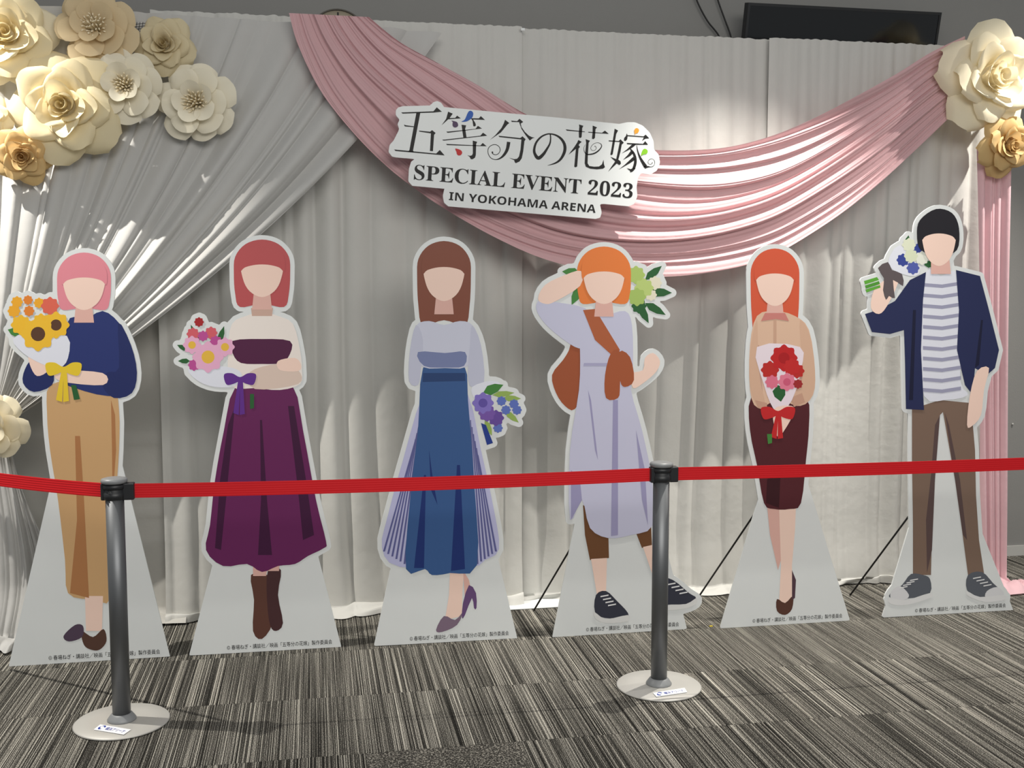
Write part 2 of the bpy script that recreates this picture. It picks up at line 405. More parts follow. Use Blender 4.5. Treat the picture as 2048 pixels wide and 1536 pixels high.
# ================================================================== PAPER FLOWERS
def petal_mesh(name, Rr, L_, psi0, psi1, beta, h0, r0, tip, rng, mt, curl=.12, nr=9, na=9):
    V = []
    rho, h = r0*Rr, h0*Rr; ds = L_*Rr/(nr-1); skew = rng.uniform(-.03, .05); ph = rng.uniform(0, 6)
    prof = [(rho, h)]
    for i in range(1, nr):
        t = i/(nr-1); p = R(psi0+(psi1-psi0)*t**1.3); rho += math.cos(p)*ds; h += math.sin(p)*ds; prof.append((rho, h))
    for i in range(nr):
        t = i/(nr-1); rho, h = prof[i]
        sh = (.45+.55*float(smooth01(t/.45))) if t < .62 else (1-(1-tip)*((t-.62)/.38)**(1.6 if tip > .3 else 1.15))
        for j in range(na):
            a = -1+2*j/(na-1); al = R(beta)*sh*a
            e = max(0, abs(a)-.55)/.45
            hh = h-curl*Rr*e*e*(.3+.7*t)+skew*Rr*a*2+.012*Rr*math.sin(a*5+ph)*t
            rr = rho-.10*Rr*abs(a)**2*t*(1 if tip > .3 else .55)+.03*Rr*e*t
            V.append((rr*math.cos(al), rr*math.sin(al), hh))
    me = bpy.data.meshes.new(name); me.from_pydata(V, [], grid_faces(nr, na)); me.materials.append(mt)
    me.polygons.foreach_set('use_smooth', [True]*len(me.polygons)); me.update(); return me
def flower(kind, px, py, rpx, Y, m, label, seed, tx=0, tz=0, m2=None):
    rng = random.Random(seed); c = at(px, py, Y)
    Rr = (at(px+rpx, py, Y)-c).length
    name = 'paper_rose' if kind == 'rose' else 'paper_anemone'
    root = thing(name, label, 'paper flower', c, 'giant paper flowers on the drapes')
    root.rotation_euler = (R(90+tx), 0, R(tz))       # local +z faces the room
    if kind == 'rose':
        layers = [(5, .84, 26, -24, 47, .00, .18, .26, .14), (5, .66, 52, -6, 48, .03, .22, .28, .12), (4, .54, 70, 10, 58, .05, .20, .32, .10),
                  (3, .46, 82, 34, 76, .07, .18, .45, .06), (3, .42, 88, 62, 80, .08, .14, .62, .03)]
    else:
        layers = [(7, .97, 16, -14, 33, .00, .08, .62, .06), (6, .82, 34, 2, 40, .04, .08, .62, .05), (5, .64, 56, 30, 50, .07, .08, .62, .03)]
    a0 = rng.uniform(0, 6.28)
    for li, (n, L_, p0, p1, be, h0, r0, tip, curl) in enumerate(layers):
        a0 += rng.uniform(.4, .8)
        for k in range(n):
            me = petal_mesh('petal', Rr, L_*rng.uniform(.94, 1.05), p0+rng.uniform(-6, 6), p1+rng.uniform(-9, 9), be*rng.uniform(.93, 1.08), h0+.012*k/n, r0, tip, rng, m2 if (m2 and li < 1) else m, curl)
            o = bpy.data.objects.new('petal', me); link(o, root); o.rotation_euler = (0, 0, a0+2*math.pi*k/n+rng.uniform(-.12, .12))
    if kind == 'rose':
        V = []; n = 40
        for i in range(n):
            t = i/(n-1); a = t*2*math.pi*1.9; rr = Rr*(.02+.145*t)
            V += [(rr*.6*math.cos(a), rr*.6*math.sin(a), .10*Rr), (rr*.95*math.cos(a), rr*.95*math.sin(a), .32*Rr), (rr*1.06*math.cos(a), rr*1.06*math.sin(a), (.44+.06*t)*Rr)]
        me = bpy.data.meshes.new('centre_roll'); me.from_pydata(V, [], grid_faces(n, 3)); me.materials.append(m)
        me.polygons.foreach_set('use_smooth', [True]*len(me.polygons)); link(bpy.data.objects.new('centre_roll', me), root)
    else:
        V, F = [], []
        for k in range(50):
            rr = .30*Rr*math.sqrt((k+.5)/50); a = k*2.39996; hh = Rr*(.33+.12*(1-rr/(.3*Rr)))*rng.uniform(.85, 1.12)
            lean = .35*rr/(.3*Rr); ca, sa = math.cos(a), math.sin(a); tw = a+rng.uniform(-.8, .8); wx, wy = math.cos(tw)*.026*Rr, math.sin(tw)*.026*Rr; dx, dy = -math.sin(tw)*.014*Rr, math.cos(tw)*.014*Rr
            b = len(V)
            for (z, rad) in ((.05*Rr, rr*.6), (hh, rr*(1+lean))):
                x, y = rad*ca, rad*sa
                V += [(x-wx-dx, y-wy-dy, z), (x+wx-dx, y+wy-dy, z), (x+wx+dx, y+wy+dy, z), (x-wx+dx, y-wy+dy, z)]
            F += [(b, b+1, b+5, b+4), (b+1, b+2, b+6, b+5), (b+2, b+3, b+7, b+6), (b+3, b, b+4, b+7), (b+4, b+5, b+6, b+7)]
        me = bpy.data.meshes.new('stamens'); me.from_pydata(V, [], F); me.materials.append(paper('stamen_paper', (246, 234, 204), .25))
        o = bpy.data.objects.new('stamens', me); link(o, root); o['kind'] = 'stuff'
    v, f = lathe([(.26*Rr, -.03*Rr), (.26*Rr, .055*Rr)], 16); me = bpy.data.meshes.new('backing_disc'); me.from_pydata(v, [], f); me.materials.append(m)
    link(bpy.data.objects.new('backing_disc', me), root)
    return root
CR = paper('cream_paper', (240, 227, 190)); TA = paper('tan_cream_paper', (226, 206, 168)); BE = paper('beige_paper', (226, 212, 176)); WH = paper('ivory_paper', (240, 233, 212), .22); GO = paper('golden_paper', (216, 186, 132)); IV = paper('warm_white_paper', (246, 236, 208))
YF = 4.97
flower('rose', 14, 76, 118, YF-.02, CR, 'large cream paper rose cut by the frame, above the widest rose', 1, -6, 8, IV)
flower('anemone', 194, 58, 84, YF-.03, TA, 'tan paper flower with stamens at the top of the cluster', 2, -10, -4)
flower('rose', 330, 92, 66, YF, BE, 'small beige paper rose on the upper drape hem', 3, -4, -5)
flower('rose', 132, 212, 124, YF-.06, CR, 'widest cream-yellow paper rose in the middle of the cluster', 4, 4, -3)
flower('anemone', 252, 172, 76, YF-.05, WH, 'ivory paper flower with stamens between the two roses and the outermost flower', 5, 3, -6)
flower('anemone', 394, 206, 80, YF-.02, WH, 'outermost ivory paper flower with stamens, lowest over the drape', 6, 2, -8)
flower('rose', 46, 312, 66, YF-.05, GO, 'small golden-brown paper rose hanging under the cluster', 7, 12, 4)
flower('rose', -22, 232, 50, YF-.04, CR, 'little cream paper rose mostly hidden beside the widest rose', 8, 4, 6)
flower('anemone', -14, 852, 74, YF-.10, IV, 'ivory paper flower with stamens low down on the tie of the drape', 9, 2, -6)
flower('rose', 1974, 158, 102, YF-.04, IV, 'large white paper rose at the upper end of the pink swag', 10, 2, 6)
flower('rose', 2010, 290, 59, YF-.05, GO, 'small golden paper rose below the large white rose', 11, 8, 8)
# black net behind the flowers
nt_ = thing('wire_net', 'scrap of black net behind the tan paper flower', 'net', at(272, 60, 5.01))
for k in range(6):
    v, f = tube([at(262+k*6, 44, 5.01), at(262+k*6-4, 68, 5.01)], .0012, 5); mesh('net_wire', v, f, M_rod, nt_)
for k in range(4):
    v, f = tube([at(258, 50+k*5, 5.01), at(296, 46+k*5, 5.01)], .0012, 5); mesh('net_wire', v, f, M_rod, nt_)

# ================================================================== FLAT SHAPES, PRINT AND LETTERING
def flat(name, poly, Y, mt, parent, to3=None):
    """a printed flat shape: polygon of photo pixels on the plane Y (or through to3)"""
    P = [to3(x, y) if to3 else at(x, y, Y) for x, y in poly]
    tri = tessellate_polygon([[Vector((p.x, p.z, 0)) if to3 is None else Vector((x, -y, 0)) for p, (x, y) in zip(P, poly)]])
    F = []
    for t in tri:
        a_, b_, c_ = (P[i] for i in t)
        n = (b_-a_).cross(c_-a_); F.append(t if n.y < 0 or (abs(n.y) < 1e-12 and n.z > 0) else t[::-1])
    return mesh(name, P, F, mt, parent, False)
def cdt(P2):
    vs, es, fs, ov, oe, of = delaunay_2d_cdt([Vector((x, z)) for x, z in P2], [], [list(range(len(P2)))], 1, 1e-7)
    return [tuple(ov[i][0] for i in f) for f in fs]
def slab(name, P2, Yf, th, mt, parent):
    """board of real thickness: outline (x,z) points, front face at Yf"""
    n = len(P2); V = [(x, Yf, z) for x, z in P2]+[(x, Yf+th, z) for x, z in P2]
    tri = cdt(P2); F = []
    for t in tri:
        a_, b_, c_ = (P2[i] for i in t); cr = (b_[0]-a_[0])*(c_[1]-a_[1])-(b_[1]-a_[1])*(c_[0]-a_[0])
        t = t if cr > 0 else t[::-1]
        F.append(t); F.append(tuple(i+n for i in t[::-1]))
    ar = sum(P2[i][0]*P2[(i+1) % n][1]-P2[(i+1) % n][0]*P2[i][1] for i in range(n))
    for i in range(n):
        j = (i+1) % n; F.append((i, i+n, j+n, j) if ar > 0 else (i, j, j+n, i+n))
    return mesh(name, V, F, mt, parent, False)
def ribbon(pts, n=5):
    c_ = catmull(pts, n); Lf, Rg = [], []
    for i, p in enumerate(c_):
        a_ = c_[max(i-1, 0)]; b_ = c_[min(i+1, len(c_)-1)]; d = np.array((b_[0]-a_[0], b_[1]-a_[1])); d /= max(1e-6, np.hypot(*d))
        h = max(1.5, p[2])/2; Lf.append((p[0]-d[1]*h, p[1]+d[0]*h)); Rg.append((p[0]+d[1]*h, p[1]-d[0]*h))
    return Lf, Rg
def flat_ribbon(name, pts, Y, mt, parent, conv=lambda x, y: (x, y), n=5):
    Lf, Rg = ribbon(pts, n); V = [at(*conv(*p), Y) for p in Lf]+[at(*conv(*p), Y) for p in Rg]; k = len(Lf)
    return mesh(name, V, [(i, i+1, k+i+1, k+i) for i in range(k-1)], mt, parent, False)
def text_geo(s, bold=0.0, spacing=1.0):
    cu = bpy.data.curves.new('t', 'FONT'); cu.body = s; cu.offset = bold; cu.resolution_u = 3; cu.space_character = spacing
    o = bpy.data.objects.new('t', cu); COL.objects.link(o); bpy.context.view_layer.update()
    me = bpy.data.meshes.new_from_object(o.evaluated_get(bpy.context.evaluated_depsgraph_get()))
    V = [tuple(v.co) for v in me.vertices]; F = [tuple(p.vertices) for p in me.polygons]
    bpy.data.objects.remove(o); bpy.data.curves.remove(cu); bpy.data.meshes.remove(me)
    x0, x1 = min(v[0] for v in V), max(v[0] for v in V); y0, y1 = min(v[1] for v in V), max(v[1] for v in V)
    return [((v[0]-x0)/(x1-x0), (v[1]-y0)/(y1-y0)) for v in V], F
def text_on(name, s, bl, br, tl, mt, parent, bold=0.0, spacing=1.0):
    """lettering laid on the parallelogram bottom-left, bottom-right, top-left (3D points)"""
    V, F = text_geo(s, bold, spacing); bl, br, tl = Vector(bl), Vector(br), Vector(tl)
    return mesh(name, [bl+(br-bl)*a_+(tl-bl)*b_ for a_, b_ in V], F, mt, parent, False)

# ------------------------------------------------------------------ title sign
YS = 4.832
sg = thing('title_sign', 'white cut-out sign board with black Japanese title and event lettering', 'sign', at(1040, 430, YS))
OUT = [(112, 108), (128, 88), (160, 79), (352, 74), (378, 50), (405, 42), (432, 54), (452, 85), (900, 128), (1260, 160), (1690, 204), (1745, 192), (1800, 192), (1855, 215), (1905, 265), (1932, 325), (1935, 385), (1968, 420), (1978, 478), (1955, 535), (1905, 563), (1845, 552), (1823, 582), (1812, 650), (1818, 715), (1796, 770), (1755, 786), (1552, 766), (1566, 830), (1555, 866), (1522, 875), (482, 786), (452, 760), (444, 712), (455, 662), (228, 641), (200, 610), (204, 525), (220, 470), (246, 452), (88, 438), (60, 402), (68, 352), (96, 322), (136, 242), (124, 205), (138, 174), (112, 142)]
op = [(760+x/3.531, 190+y/3.531) for x, y in OUT]
sl = []
for k, p in enumerate(op):   # round the corners a little
    a_ = op[k-1]; b_ = op[(k+1) % len(op)]
    for t in (.16, 0, -.16):
        q = (a_ if t > 0 else b_); s_ = abs(t)
        sl.append((p[0]*(1-s_)+q[0]*s_, p[1]*(1-s_)+q[1]*s_) if t else (p[0]*.9+.05*(a_[0]+b_[0]) if math.dist(a_, b_) < 60 else p[0], p[1]*.9+.05*(a_[1]+b_[1]) if math.dist(a_, b_) < 60 else p[1]))
slab('board', [(q.x, q.z) for q in (at(x, y, YS) for x, y in sl)], YS, .012, M_board, sg)
Z1 = lambda x, y: (780+x/10.24, 205+y/10.24)
Z2 = lambda x, y: (960+x/10.24, 215+y/10.24)
Z3 = lambda x, y: (1120+x/10.24, 225+y/10.24)
YP = YS-.0008
KAN = [
 (Z1, [[(230, 203), (890, 180), (958, 98), (1062, 188), (900, 206), (258, 228)], [(540, 212), (622, 206), (472, 985), (490, 1012), (368, 1004), (396, 980)], [(285, 453), (330, 466), (490, 488), (488, 504), (325, 492), (302, 487)],
       [(590, 575), (820, 598), (862, 565), (935, 625), (903, 660), (880, 997), (818, 992), (838, 632), (602, 596)], [(85, 962), (125, 966), (945, 1045), (1020, 972), (1118, 1082), (1080, 1080), (112, 993)]], []),
 (Z1, [[(1190, 188), (1285, 228), (1222, 318), (1335, 315), (1375, 268), (1450, 325), (1192, 345), (1055, 468), (1150, 335)], [(1655, 322), (1820, 324), (1860, 278), (1945, 357), (1702, 347), (1748, 420), (1760, 468), (1738, 490), (1706, 486), (1690, 372)],
       [(1155, 595), (1195, 595), (1750, 540), (1800, 478), (1885, 532), (1200, 619), (1175, 619)], [(1465, 455), (1560, 468), (1540, 540), (1568, 714), (1502, 718), (1480, 560)], [(1070, 760), (1110, 760), (1850, 680), (1905, 618), (1990, 680), (1120, 779), (1090, 779)],
       [(1148, 848), (1190, 850), (1850, 880), (1900, 828), (1978, 896), (1170, 873)], [(1695, 780), (1785, 805), (1766, 850), (1757, 1080), (1740, 1130), (1690, 1162), (1655, 1160), (1630, 1110), (1585, 1082), (1640, 1092), (1680, 1080), (1697, 1040)]], []),
 (Z2, [[(512, 250), (600, 318), (560, 350), (430, 510), (205, 662), (320, 560), (440, 420), (490, 320)], [(638, 268), (760, 280), (808, 230), (885, 295), (835, 330), (850, 400), (920, 500), (1000, 575), (1060, 605), (1120, 618), (1075, 632), (1020, 678), (930, 560), (850, 440), (802, 300), (650, 295)],
       [(380, 578), (825, 625), (870, 590), (935, 650), (910, 690), (885, 900), (855, 1040), (810, 1105), (735, 1140), (715, 1125), (700, 1080), (595, 1028), (700, 1058), (760, 1050), (800, 1000), (830, 860), (848, 655), (395, 605)]],
      [[(588, 705, 72), (560, 850, 64), (500, 960, 52), (420, 1035, 32), (320, 1068, 15), (220, 1030, 13), (165, 930, 13), (175, 830, 13), (250, 768, 13), (340, 766, 13), (402, 820, 13), (410, 890, 13), (370, 950, 13), (310, 968, 13), (262, 945, 16), (255, 918, 34), (258, 902, 20)]]),
 (Z2, [], [[(1440, 545, 24), (1446, 640, 26), (1430, 740, 34), (1370, 850, 44), (1290, 965, 62), (1195, 1035, 72), (1128, 960, 58), (1110, 860, 50), (1150, 720, 42), (1240, 612, 36), (1340, 556, 30), (1440, 540, 27), (1560, 570, 36), (1660, 640, 48), (1725, 740, 58), (1740, 850, 62), (1710, 960, 58), (1640, 1070, 46), (1540, 1140, 32), (1385, 1188, 5)]]),
 (Z3, [[(118, 345), (150, 348), (510, 390), (508, 402), (140, 372)], [(390, 245), (480, 272), (455, 320), (452, 400), (442, 505), (415, 522), (388, 510), (385, 400), (396, 300)], [(580, 395), (860, 415), (920, 370), (1000, 438), (580, 411)], [(670, 268), (760, 305), (728, 340), (716, 520), (685, 545), (655, 535), (668, 400)],
       [(375, 562), (445, 600), (400, 640), (382, 668), (410, 705), (380, 738), (352, 1105), (322, 1122), (292, 1110), (326, 745), (172, 866), (290, 710), (350, 620)],
       [(525, 545), (615, 578), (587, 620), (570, 900), (565, 1040), (600, 1095), (700, 1110), (800, 1105), (860, 1060), (893, 965), (900, 1060), (922, 1120), (880, 1150), (760, 1163), (620, 1150), (530, 1110), (506, 1040), (520, 800), (536, 620)]],
      [[(520, 655, 5), (490, 720, 8), (500, 800, 11), (540, 850, 16), (600, 858, 24), (700, 838, 28), (790, 780, 26), (850, 700, 18), (838, 645, 12), (770, 618, 8), (690, 642, 8), (634, 710, 8), (645, 765, 8), (700, 778, 8), (742, 740, 8), (733, 698, 9), (706, 690, 14)]]),
 (Z3, [[(1120, 332), (1190, 368), (1152, 440), (1107, 700), (1080, 855), (1055, 872), (1032, 860), (1062, 700), (1102, 450)], [(995, 570), (1200, 582), (1240, 548), (1308, 618), (1265, 655), (1240, 800), (1195, 965), (1240, 1000), (1248, 1050), (1215, 1076), (1165, 1042), (985, 1212), (1060, 1100), (1130, 1000), (1030, 905), (1152, 955), (1190, 780), (1225, 602), (1005, 590)],
       [(1370, 425), (1387, 480), (1376, 550), (1345, 582), (1310, 572), (1315, 520), (1350, 480)], [(1380, 463), (1710, 487), (1755, 452), (1828, 528), (1750, 535), (1680, 580), (1718, 507), (1380, 483)], [(1365, 622), (1700, 640), (1745, 585), (1805, 660), (1560, 660), (1380, 648)],
       [(1480, 650), (1558, 655), (1500, 705), (1400, 770), (1265, 835), (1370, 755)], [(1450, 785), (1505, 830), (1430, 895), (1290, 970), (1390, 868)], [(1500, 905), (1535, 970), (1420, 1045), (1205, 1165), (1330, 1066)], [(1365, 1138), (1450, 1160), (1505, 1130), (1545, 1150), (1490, 1208), (1445, 1226), (1430, 1190)], [(1715, 1100), (1800, 1095), (1870, 1112), (1800, 1126), (1745, 1150)]],
      [[(1440, 745, 22), (1500, 820, 42), (1538, 920, 52), (1543, 1030, 54), (1510, 1150, 58)], [(1572, 670, 8), (1590, 780, 22), (1630, 900, 38), (1690, 1010, 58), (1755, 1110, 74)], [(1800, 1110, 14), (1880, 1111, 10), (1933, 1070, 8), (1940, 1000, 8), (1900, 952, 8), (1840, 957, 8), (1802, 1010, 8), (1830, 1058, 8), (1882, 1048, 9), (1892, 1018, 17)]]),
]
for cv, polys, ribs in KAN:
    V, F = [], []
    root = None
    for P in polys:
        o = flat('title_character', [cv(*p) for p in P], YP, M_ink, None); b = len(V)
        V += [v.co.copy() for v in o.data.vertices]; F += [tuple(i+b for i in p.vertices) for p in o.data.polygons]; bpy.data.objects.remove(o)
    for Rb in ribs:
        o = flat_ribbon('title_character', Rb, YP, M_ink, None, cv); b = len(V)
        V += [v.co.copy() for v in o.data.vertices]; F += [tuple(i+b for i in p.vertices) for p in o.data.polygons]; bpy.data.objects.remove(o)
    mesh('title_character', V, F, M_ink, sg, False)
for cv, rgb, P in ((Z1, (24, 84, 170), [(1460, 392), (1530, 350), (1580, 240), (1610, 185), (1650, 168), (1695, 195), (1705, 250), (1680, 310), (1630, 355), (1560, 390)]),
                   (Z1, (72, 50, 84), [(1255, 372), (1310, 380), (1370, 400), (1395, 450), (1385, 490), (1340, 512), (1295, 495), (1280, 450), (1285, 400)]),
                   (Z1, (190, 28, 30), [(1335, 945), (1400, 955), (1460, 985), (1478, 1030), (1455, 1072), (1415, 1085), (1375, 1065), (1360, 1010)]),
                   (Z3, (240, 160, 50), [(1535, 455), (1520, 370), (1545, 328), (1580, 320), (1615, 345), (1615, 385), (1590, 420), (1550, 430)]),
                   (Z3, (130, 190, 40), [(1660, 885), (1680, 800), (1705, 755), (1745, 742), (1790, 770), (1795, 815), (1765, 850), (1710, 858)])):
    flat('drop_mark', [cv(*p) for p in catmull(P, 3, True)], YS-.0014, ink(rgb), sg)
def mathbold(s):
    out = ''
    for ch in s:
        if 'A' <= ch <= 'Z': out += chr(0x1D400+ord(ch)-65)
        elif ch.isdigit(): out += chr(0x1D7CE+int(ch))
        else: out += ch
    return out
def words(name, full, conv, bl, br, tl):
    # each word is a piece of its own, spaced as in the full line
    V, F = text_geo(conv(full)); n = len(V); comp = list(range(n))
    xs_ = sorted((min(V[i][0] for i in f), max(V[i][0] for i in f)) for f in F); cuts = []; r_ = xs_[0][1]
    for a_, b_ in xs_[1:]:
        if a_-r_ > 0: cuts.append((a_-r_, (a_+r_)/2))
        r_ = max(r_, b_)
    cuts = sorted(c for _, c in sorted(cuts)[-full.count(' '):]); bl, br, tl = Vector(bl), Vector(br), Vector(tl)
    for k in range(len(cuts)+1):
        lo = cuts[k-1] if k else -1; hi = cuts[k] if k < len(cuts) else 2
        idx = [i for i in range(n) if lo < V[i][0] < hi]; mp_ = {i: j for j, i in enumerate(idx)}
        mesh(name, [bl+(br-bl)*V[i][0]+(tl-bl)*V[i][1] for i in idx], [tuple(mp_[i] for i in f) for f in F if f[0] in mp_], M_ink, sg, False)
words('event_lettering', 'SPECIAL EVENT 2023', mathbold, at(827.5, 359.5, YP), at(1264.5, 397.5, YP), at(829.5, 327.5, YP))
words('venue_lettering', 'IN YOKOHAMA ARENA', lambda t: ''.join(chr(0x1D5D4+ord(c)-65) if c != ' ' else c for c in t), at(897.5, 400.3, YP), at(1191, 426, YP), at(899, 383.6, YP))

# ------------------------------------------------------------------ standees
def ell(cx, cy, rx, ry, n=28, a0=0, a1=360):
    full = abs(a1-a0) >= 360; m = n if full else n+1
    return [(cx+rx*math.cos(R(a0+(a1-a0)*k/n)), cy+ry*math.sin(R(a0+(a1-a0)*k/n))) for k in range(m)]
def sdf(polys, X, Y):
    D = np.full(X.shape, 1e9)
    for P in polys:
        p = np.array(P, float); n = len(p); dd = np.full(X.shape, 1e18); ins = np.zeros(X.shape, bool)
        for i in range(n):
            ax, ay = p[i]; bx, by = p[(i+1) % n]; ex, ey = bx-ax, by-ay; L2 = ex*ex+ey*ey+1e-9
            t = np.clip(((X-ax)*ex+(Y-ay)*ey)/L2, 0, 1); dd = np.minimum(dd, (X-ax-t*ex)**2+(Y-ay-t*ey)**2)
            if ay != by: ins ^= ((ay > Y) != (by > Y)) & (X < (bx-ax)*(Y-ay)/(by-ay)+ax)
        d = np.sqrt(dd); D = np.minimum(D, np.where(ins, -d, d))
    return D
def outline(fig, trap, margin, step=3.0):
    al = np.array([q for P in fig for q in P]+list(trap)); x0, y0 = al.min(0)-margin-8; x1, y1 = al.max(0)+margin+8
    xs = np.arange(x0, x1+step, step); ys = np.arange(y0, y1+step, step); X, Y = np.meshgrid(xs, ys)
    D = np.minimum(sdf(fig, X, Y)-margin, sdf([trap], X, Y)); D = np.where(np.abs(D) < 1e-6, 1e-6, D)
    seg = {}; PT = {}
    def pt(i, j, i2, j2):
        a_, b_ = D[i, j], D[i2, j2]; t = a_/(a_-b_)
        return (round(float(xs[j]+(xs[j2]-xs[j])*t), 3), round(float(ys[i]+(ys[i2]-ys[i])*t), 3))
    S = D < 0
    mixed = S[:-1, :-1].astype(int)+S[1:, :-1]+S[:-1, 1:]+S[1:, 1:]
    for i, j in zip(*np.where((mixed > 0) & (mixed < 4))):
        cs = [(i, j), (i, j+1), (i+1, j+1), (i+1, j)]; ev = []
        for k in range(4):
            a_, b_ = cs[k], cs[(k+1) % 4]
            if S[a_] != S[b_]:
                e = (a_, b_) if a_ < b_ else (b_, a_); PT[e] = pt(*e[0], *e[1]); ev.append((e, S[a_]))
        for k in range(0, len(ev), 2):
            e = ev[k:k+2]
            if len(e) == 2:
                s_, t_ = (e[0][0], e[1][0]) if e[0][1] else (e[1][0], e[0][0]); seg[s_] = t_
    loops = []
    while seg:
        st_, cur = seg.popitem(); L_ = [st_]
        while cur in seg: L_.append(cur); cur = seg.pop(cur)
        loops.append(L_)
    big = max(loops, key=len)
    a_ = np.array([PT[e] for e in big])
    def dp(lo, hi):
        if hi-lo < 2: return []
        p, q = a_[lo], a_[hi]; d = q-p; n = np.hypot(*d)+1e-9
        dist = np.abs(d[0]*(a_[lo+1:hi, 1]-p[1])-d[1]*(a_[lo+1:hi, 0]-p[0]))/n; k = int(dist.argmax())
        return dp(lo, lo+1+k)+[lo+1+k]+dp(lo+1+k, hi) if dist[k] > .35 else []
    half = len(a_)//2
    idx = [0]+dp(0, half)+[half]+dp(half, len(a_)-1)+[len(a_)-1]
    return [tuple(a_[i]) for i in idx]
CAP = '© 春場ねぎ・講談社／映画「五等分の花嫁」製作委員会'
SKIN = (246, 214, 198); SKIN_D = (226, 180, 168)
def standee(label, bl, br, ttop, layers, rod=None, margin=9):
    """bl, br: pixel of the two lower corners; ttop: (y, xl, xr) where the white foot narrows under the figure;
    layers: (part name, rgb, polygon) painted in order, a name beginning with '.' stays inside the figure"""
    Yb = (fl(*bl).y+fl(*br).y)/2
    A_, B_ = at(*bl, Yb), at(*br, Yb)
    root = thing('standee', label, 'standee', ((A_.x+B_.x)/2, Yb, 0), 'standees in a row before the drapes')
    trap = [bl, br, (ttop[2], ttop[0]), (ttop[1], ttop[0])]
    P = outline([p for _, _, p in layers], trap, margin)
    P2 = [(q.x, max(q.z, .0005)) for q in (at(x, y, Yb) for x, y in P)]
    slab('board', P2, Yb, .008, M_board, root)
    parts = {}
    for k, (nm, rgb, poly) in enumerate(layers):
        par = root
        nm2 = nm
        if '/' in nm: pn, nm2 = nm.split('/'); par = parts[pn]
        o = flat('printed_'+nm2, poly, Yb-.0005-.00004*k, ink(rgb), None)
        o.parent = par; M = Matrix.Translation(-root.location) if par is root else Matrix.Identity(4)
        o.matrix_parent_inverse = M
        parts.setdefault(nm2, o)
    x0, x1 = A_.x+(B_.x-A_.x)*.245, A_.x+(B_.x-A_.x)*.938
    text_on('caption_lettering', CAP, (x0, Yb-.0006, .016), (x1, Yb-.0006, .016), (x0, Yb-.0006, .037), M_ink, root, .004)
    c_ = (A_.x+B_.x)/2
    if rod: p0, p1 = fl(*rod[0]), at(*rod[1], Yb+.012)
    else: p0, p1 = Vector((c_, Yb+.30, .004)), Vector((c_, Yb+.012, .75))
    p0 = Vector((p0.x, p0.y, .004))
    v, f = tube([p0, p1], .0045); mesh('support_rod', v, f, M_rod, root)
    v, f = box(p1.x-.02, p1.x+.02, Yb+.008, Yb+.016, p1.z-.03, p1.z+.03); mesh('rod_bracket', v, f, M_black, root, False)
    return root
def sm(P, n=4): return [tuple(q) for q in catmull(P, n, True)]
def head(cx, cy, rx, ry, hair, drop, dark=None):
    """plain blank head: back hair, neck-less oval face, straight cut fringe"""
    L_ = [('hair', hair, sm([(cx-rx*1.28, cy), (cx-rx*1.22, cy-ry*.75), (cx-rx*.75, cy-ry*1.3), (cx, cy-ry*1.5), (cx+rx*.75, cy-ry*1.3), (cx+rx*1.22, cy-ry*.75), (cx+rx*1.28, cy), (cx+rx*1.22, cy+drop*.6), (cx+rx*1.0, cy+drop), (cx, cy+drop*.9), (cx-rx*1.0, cy+drop), (cx-rx*1.22, cy+drop*.6)]))]
    return L_
def face(cx, cy, rx, ry, hair):
    return [('neck', SKIN_D, [(cx-rx*.38, cy+ry*.6), (cx+rx*.38, cy+ry*.6), (cx+rx*.5, cy+ry*1.62), (cx-rx*.5, cy+ry*1.62)]),
            ('face', SKIN, sm([(cx-rx, cy-ry*.6), (cx, cy-ry), (cx+rx, cy-ry*.6), (cx+rx*.96, cy+ry*.2), (cx+rx*.62, cy+ry*.78), (cx, cy+ry*1.05), (cx-rx*.62, cy+ry*.78), (cx-rx*.96, cy+ry*.2)])),
            ('fringe', hair, sm([(cx-rx*1.12, cy-ry*.12), (cx-rx*1.1, cy-ry*.8), (cx-rx*.6, cy-ry*1.28), (cx, cy-ry*1.42), (cx+rx*.6, cy-ry*1.28), (cx+rx*1.1, cy-ry*.8), (cx+rx*1.12, cy-ry*.12), (cx+rx*.85, cy-ry*.3), (cx+rx*.3, cy-ry*.42), (cx-rx*.3, cy-ry*.42), (cx-rx*.85, cy-ry*.3)]))]
def blossoms(items):
    """round generic blossoms: (x, y, r, petal rgb, heart rgb)"""
    L_ = []
    for x, y, r, a_, b_ in items:
        L_.append(('blossom', a_, [(x+(r*(1+.1*math.cos(8*t)))*math.cos(t), y+(r*(1+.1*math.cos(8*t)))*math.sin(t)) for t in [2*math.pi*k/40 for k in range(40)]]))
        if b_: L_.append(('blossom_heart', b_, ell(x, y, r*.45, r*.45, 18)))
    return L_
def leaf(x, y, a, L_, w_): 
    ca, sa = math.cos(R(a)), math.sin(R(a))
    return [(x+ca*u*L_-sa*v_*w_, y+sa*u*L_+ca*v_*w_) for u, v_ in ((0, 0), (.3, .5), (.65, .42), (1, 0), (.65, -.42), (.3, -.5))]
def bow(x, y, s, rgb, tail):
    return [('ribbon', rgb, sm([(x, y-s*.12), (x-s*.5, y-s*.36), (x-s, y-s*.28), (x-s*.85, y+s*.34), (x-s*.4, y+s*.3), (x, y+s*.14), (x+s*.4, y+s*.3), (x+s*.85, y+s*.34), (x+s, y-s*.28), (x+s*.5, y-s*.36)])),
            ('ribbon_tail', rgb, [(x-s*.12, y+s*.1), (x+s*.02, y+s*.1), (x-s*.08, y+tail), (x-s*.42, y+tail-4)]), ('ribbon_tail', rgb, [(x, y+s*.1), (x+s*.18, y+s*.1), (x+s*.3, y+tail-2), (x-s*.02, y+tail)])]
def fold(rgb, *P): return [('fold_shade', rgb, p) for p in P]
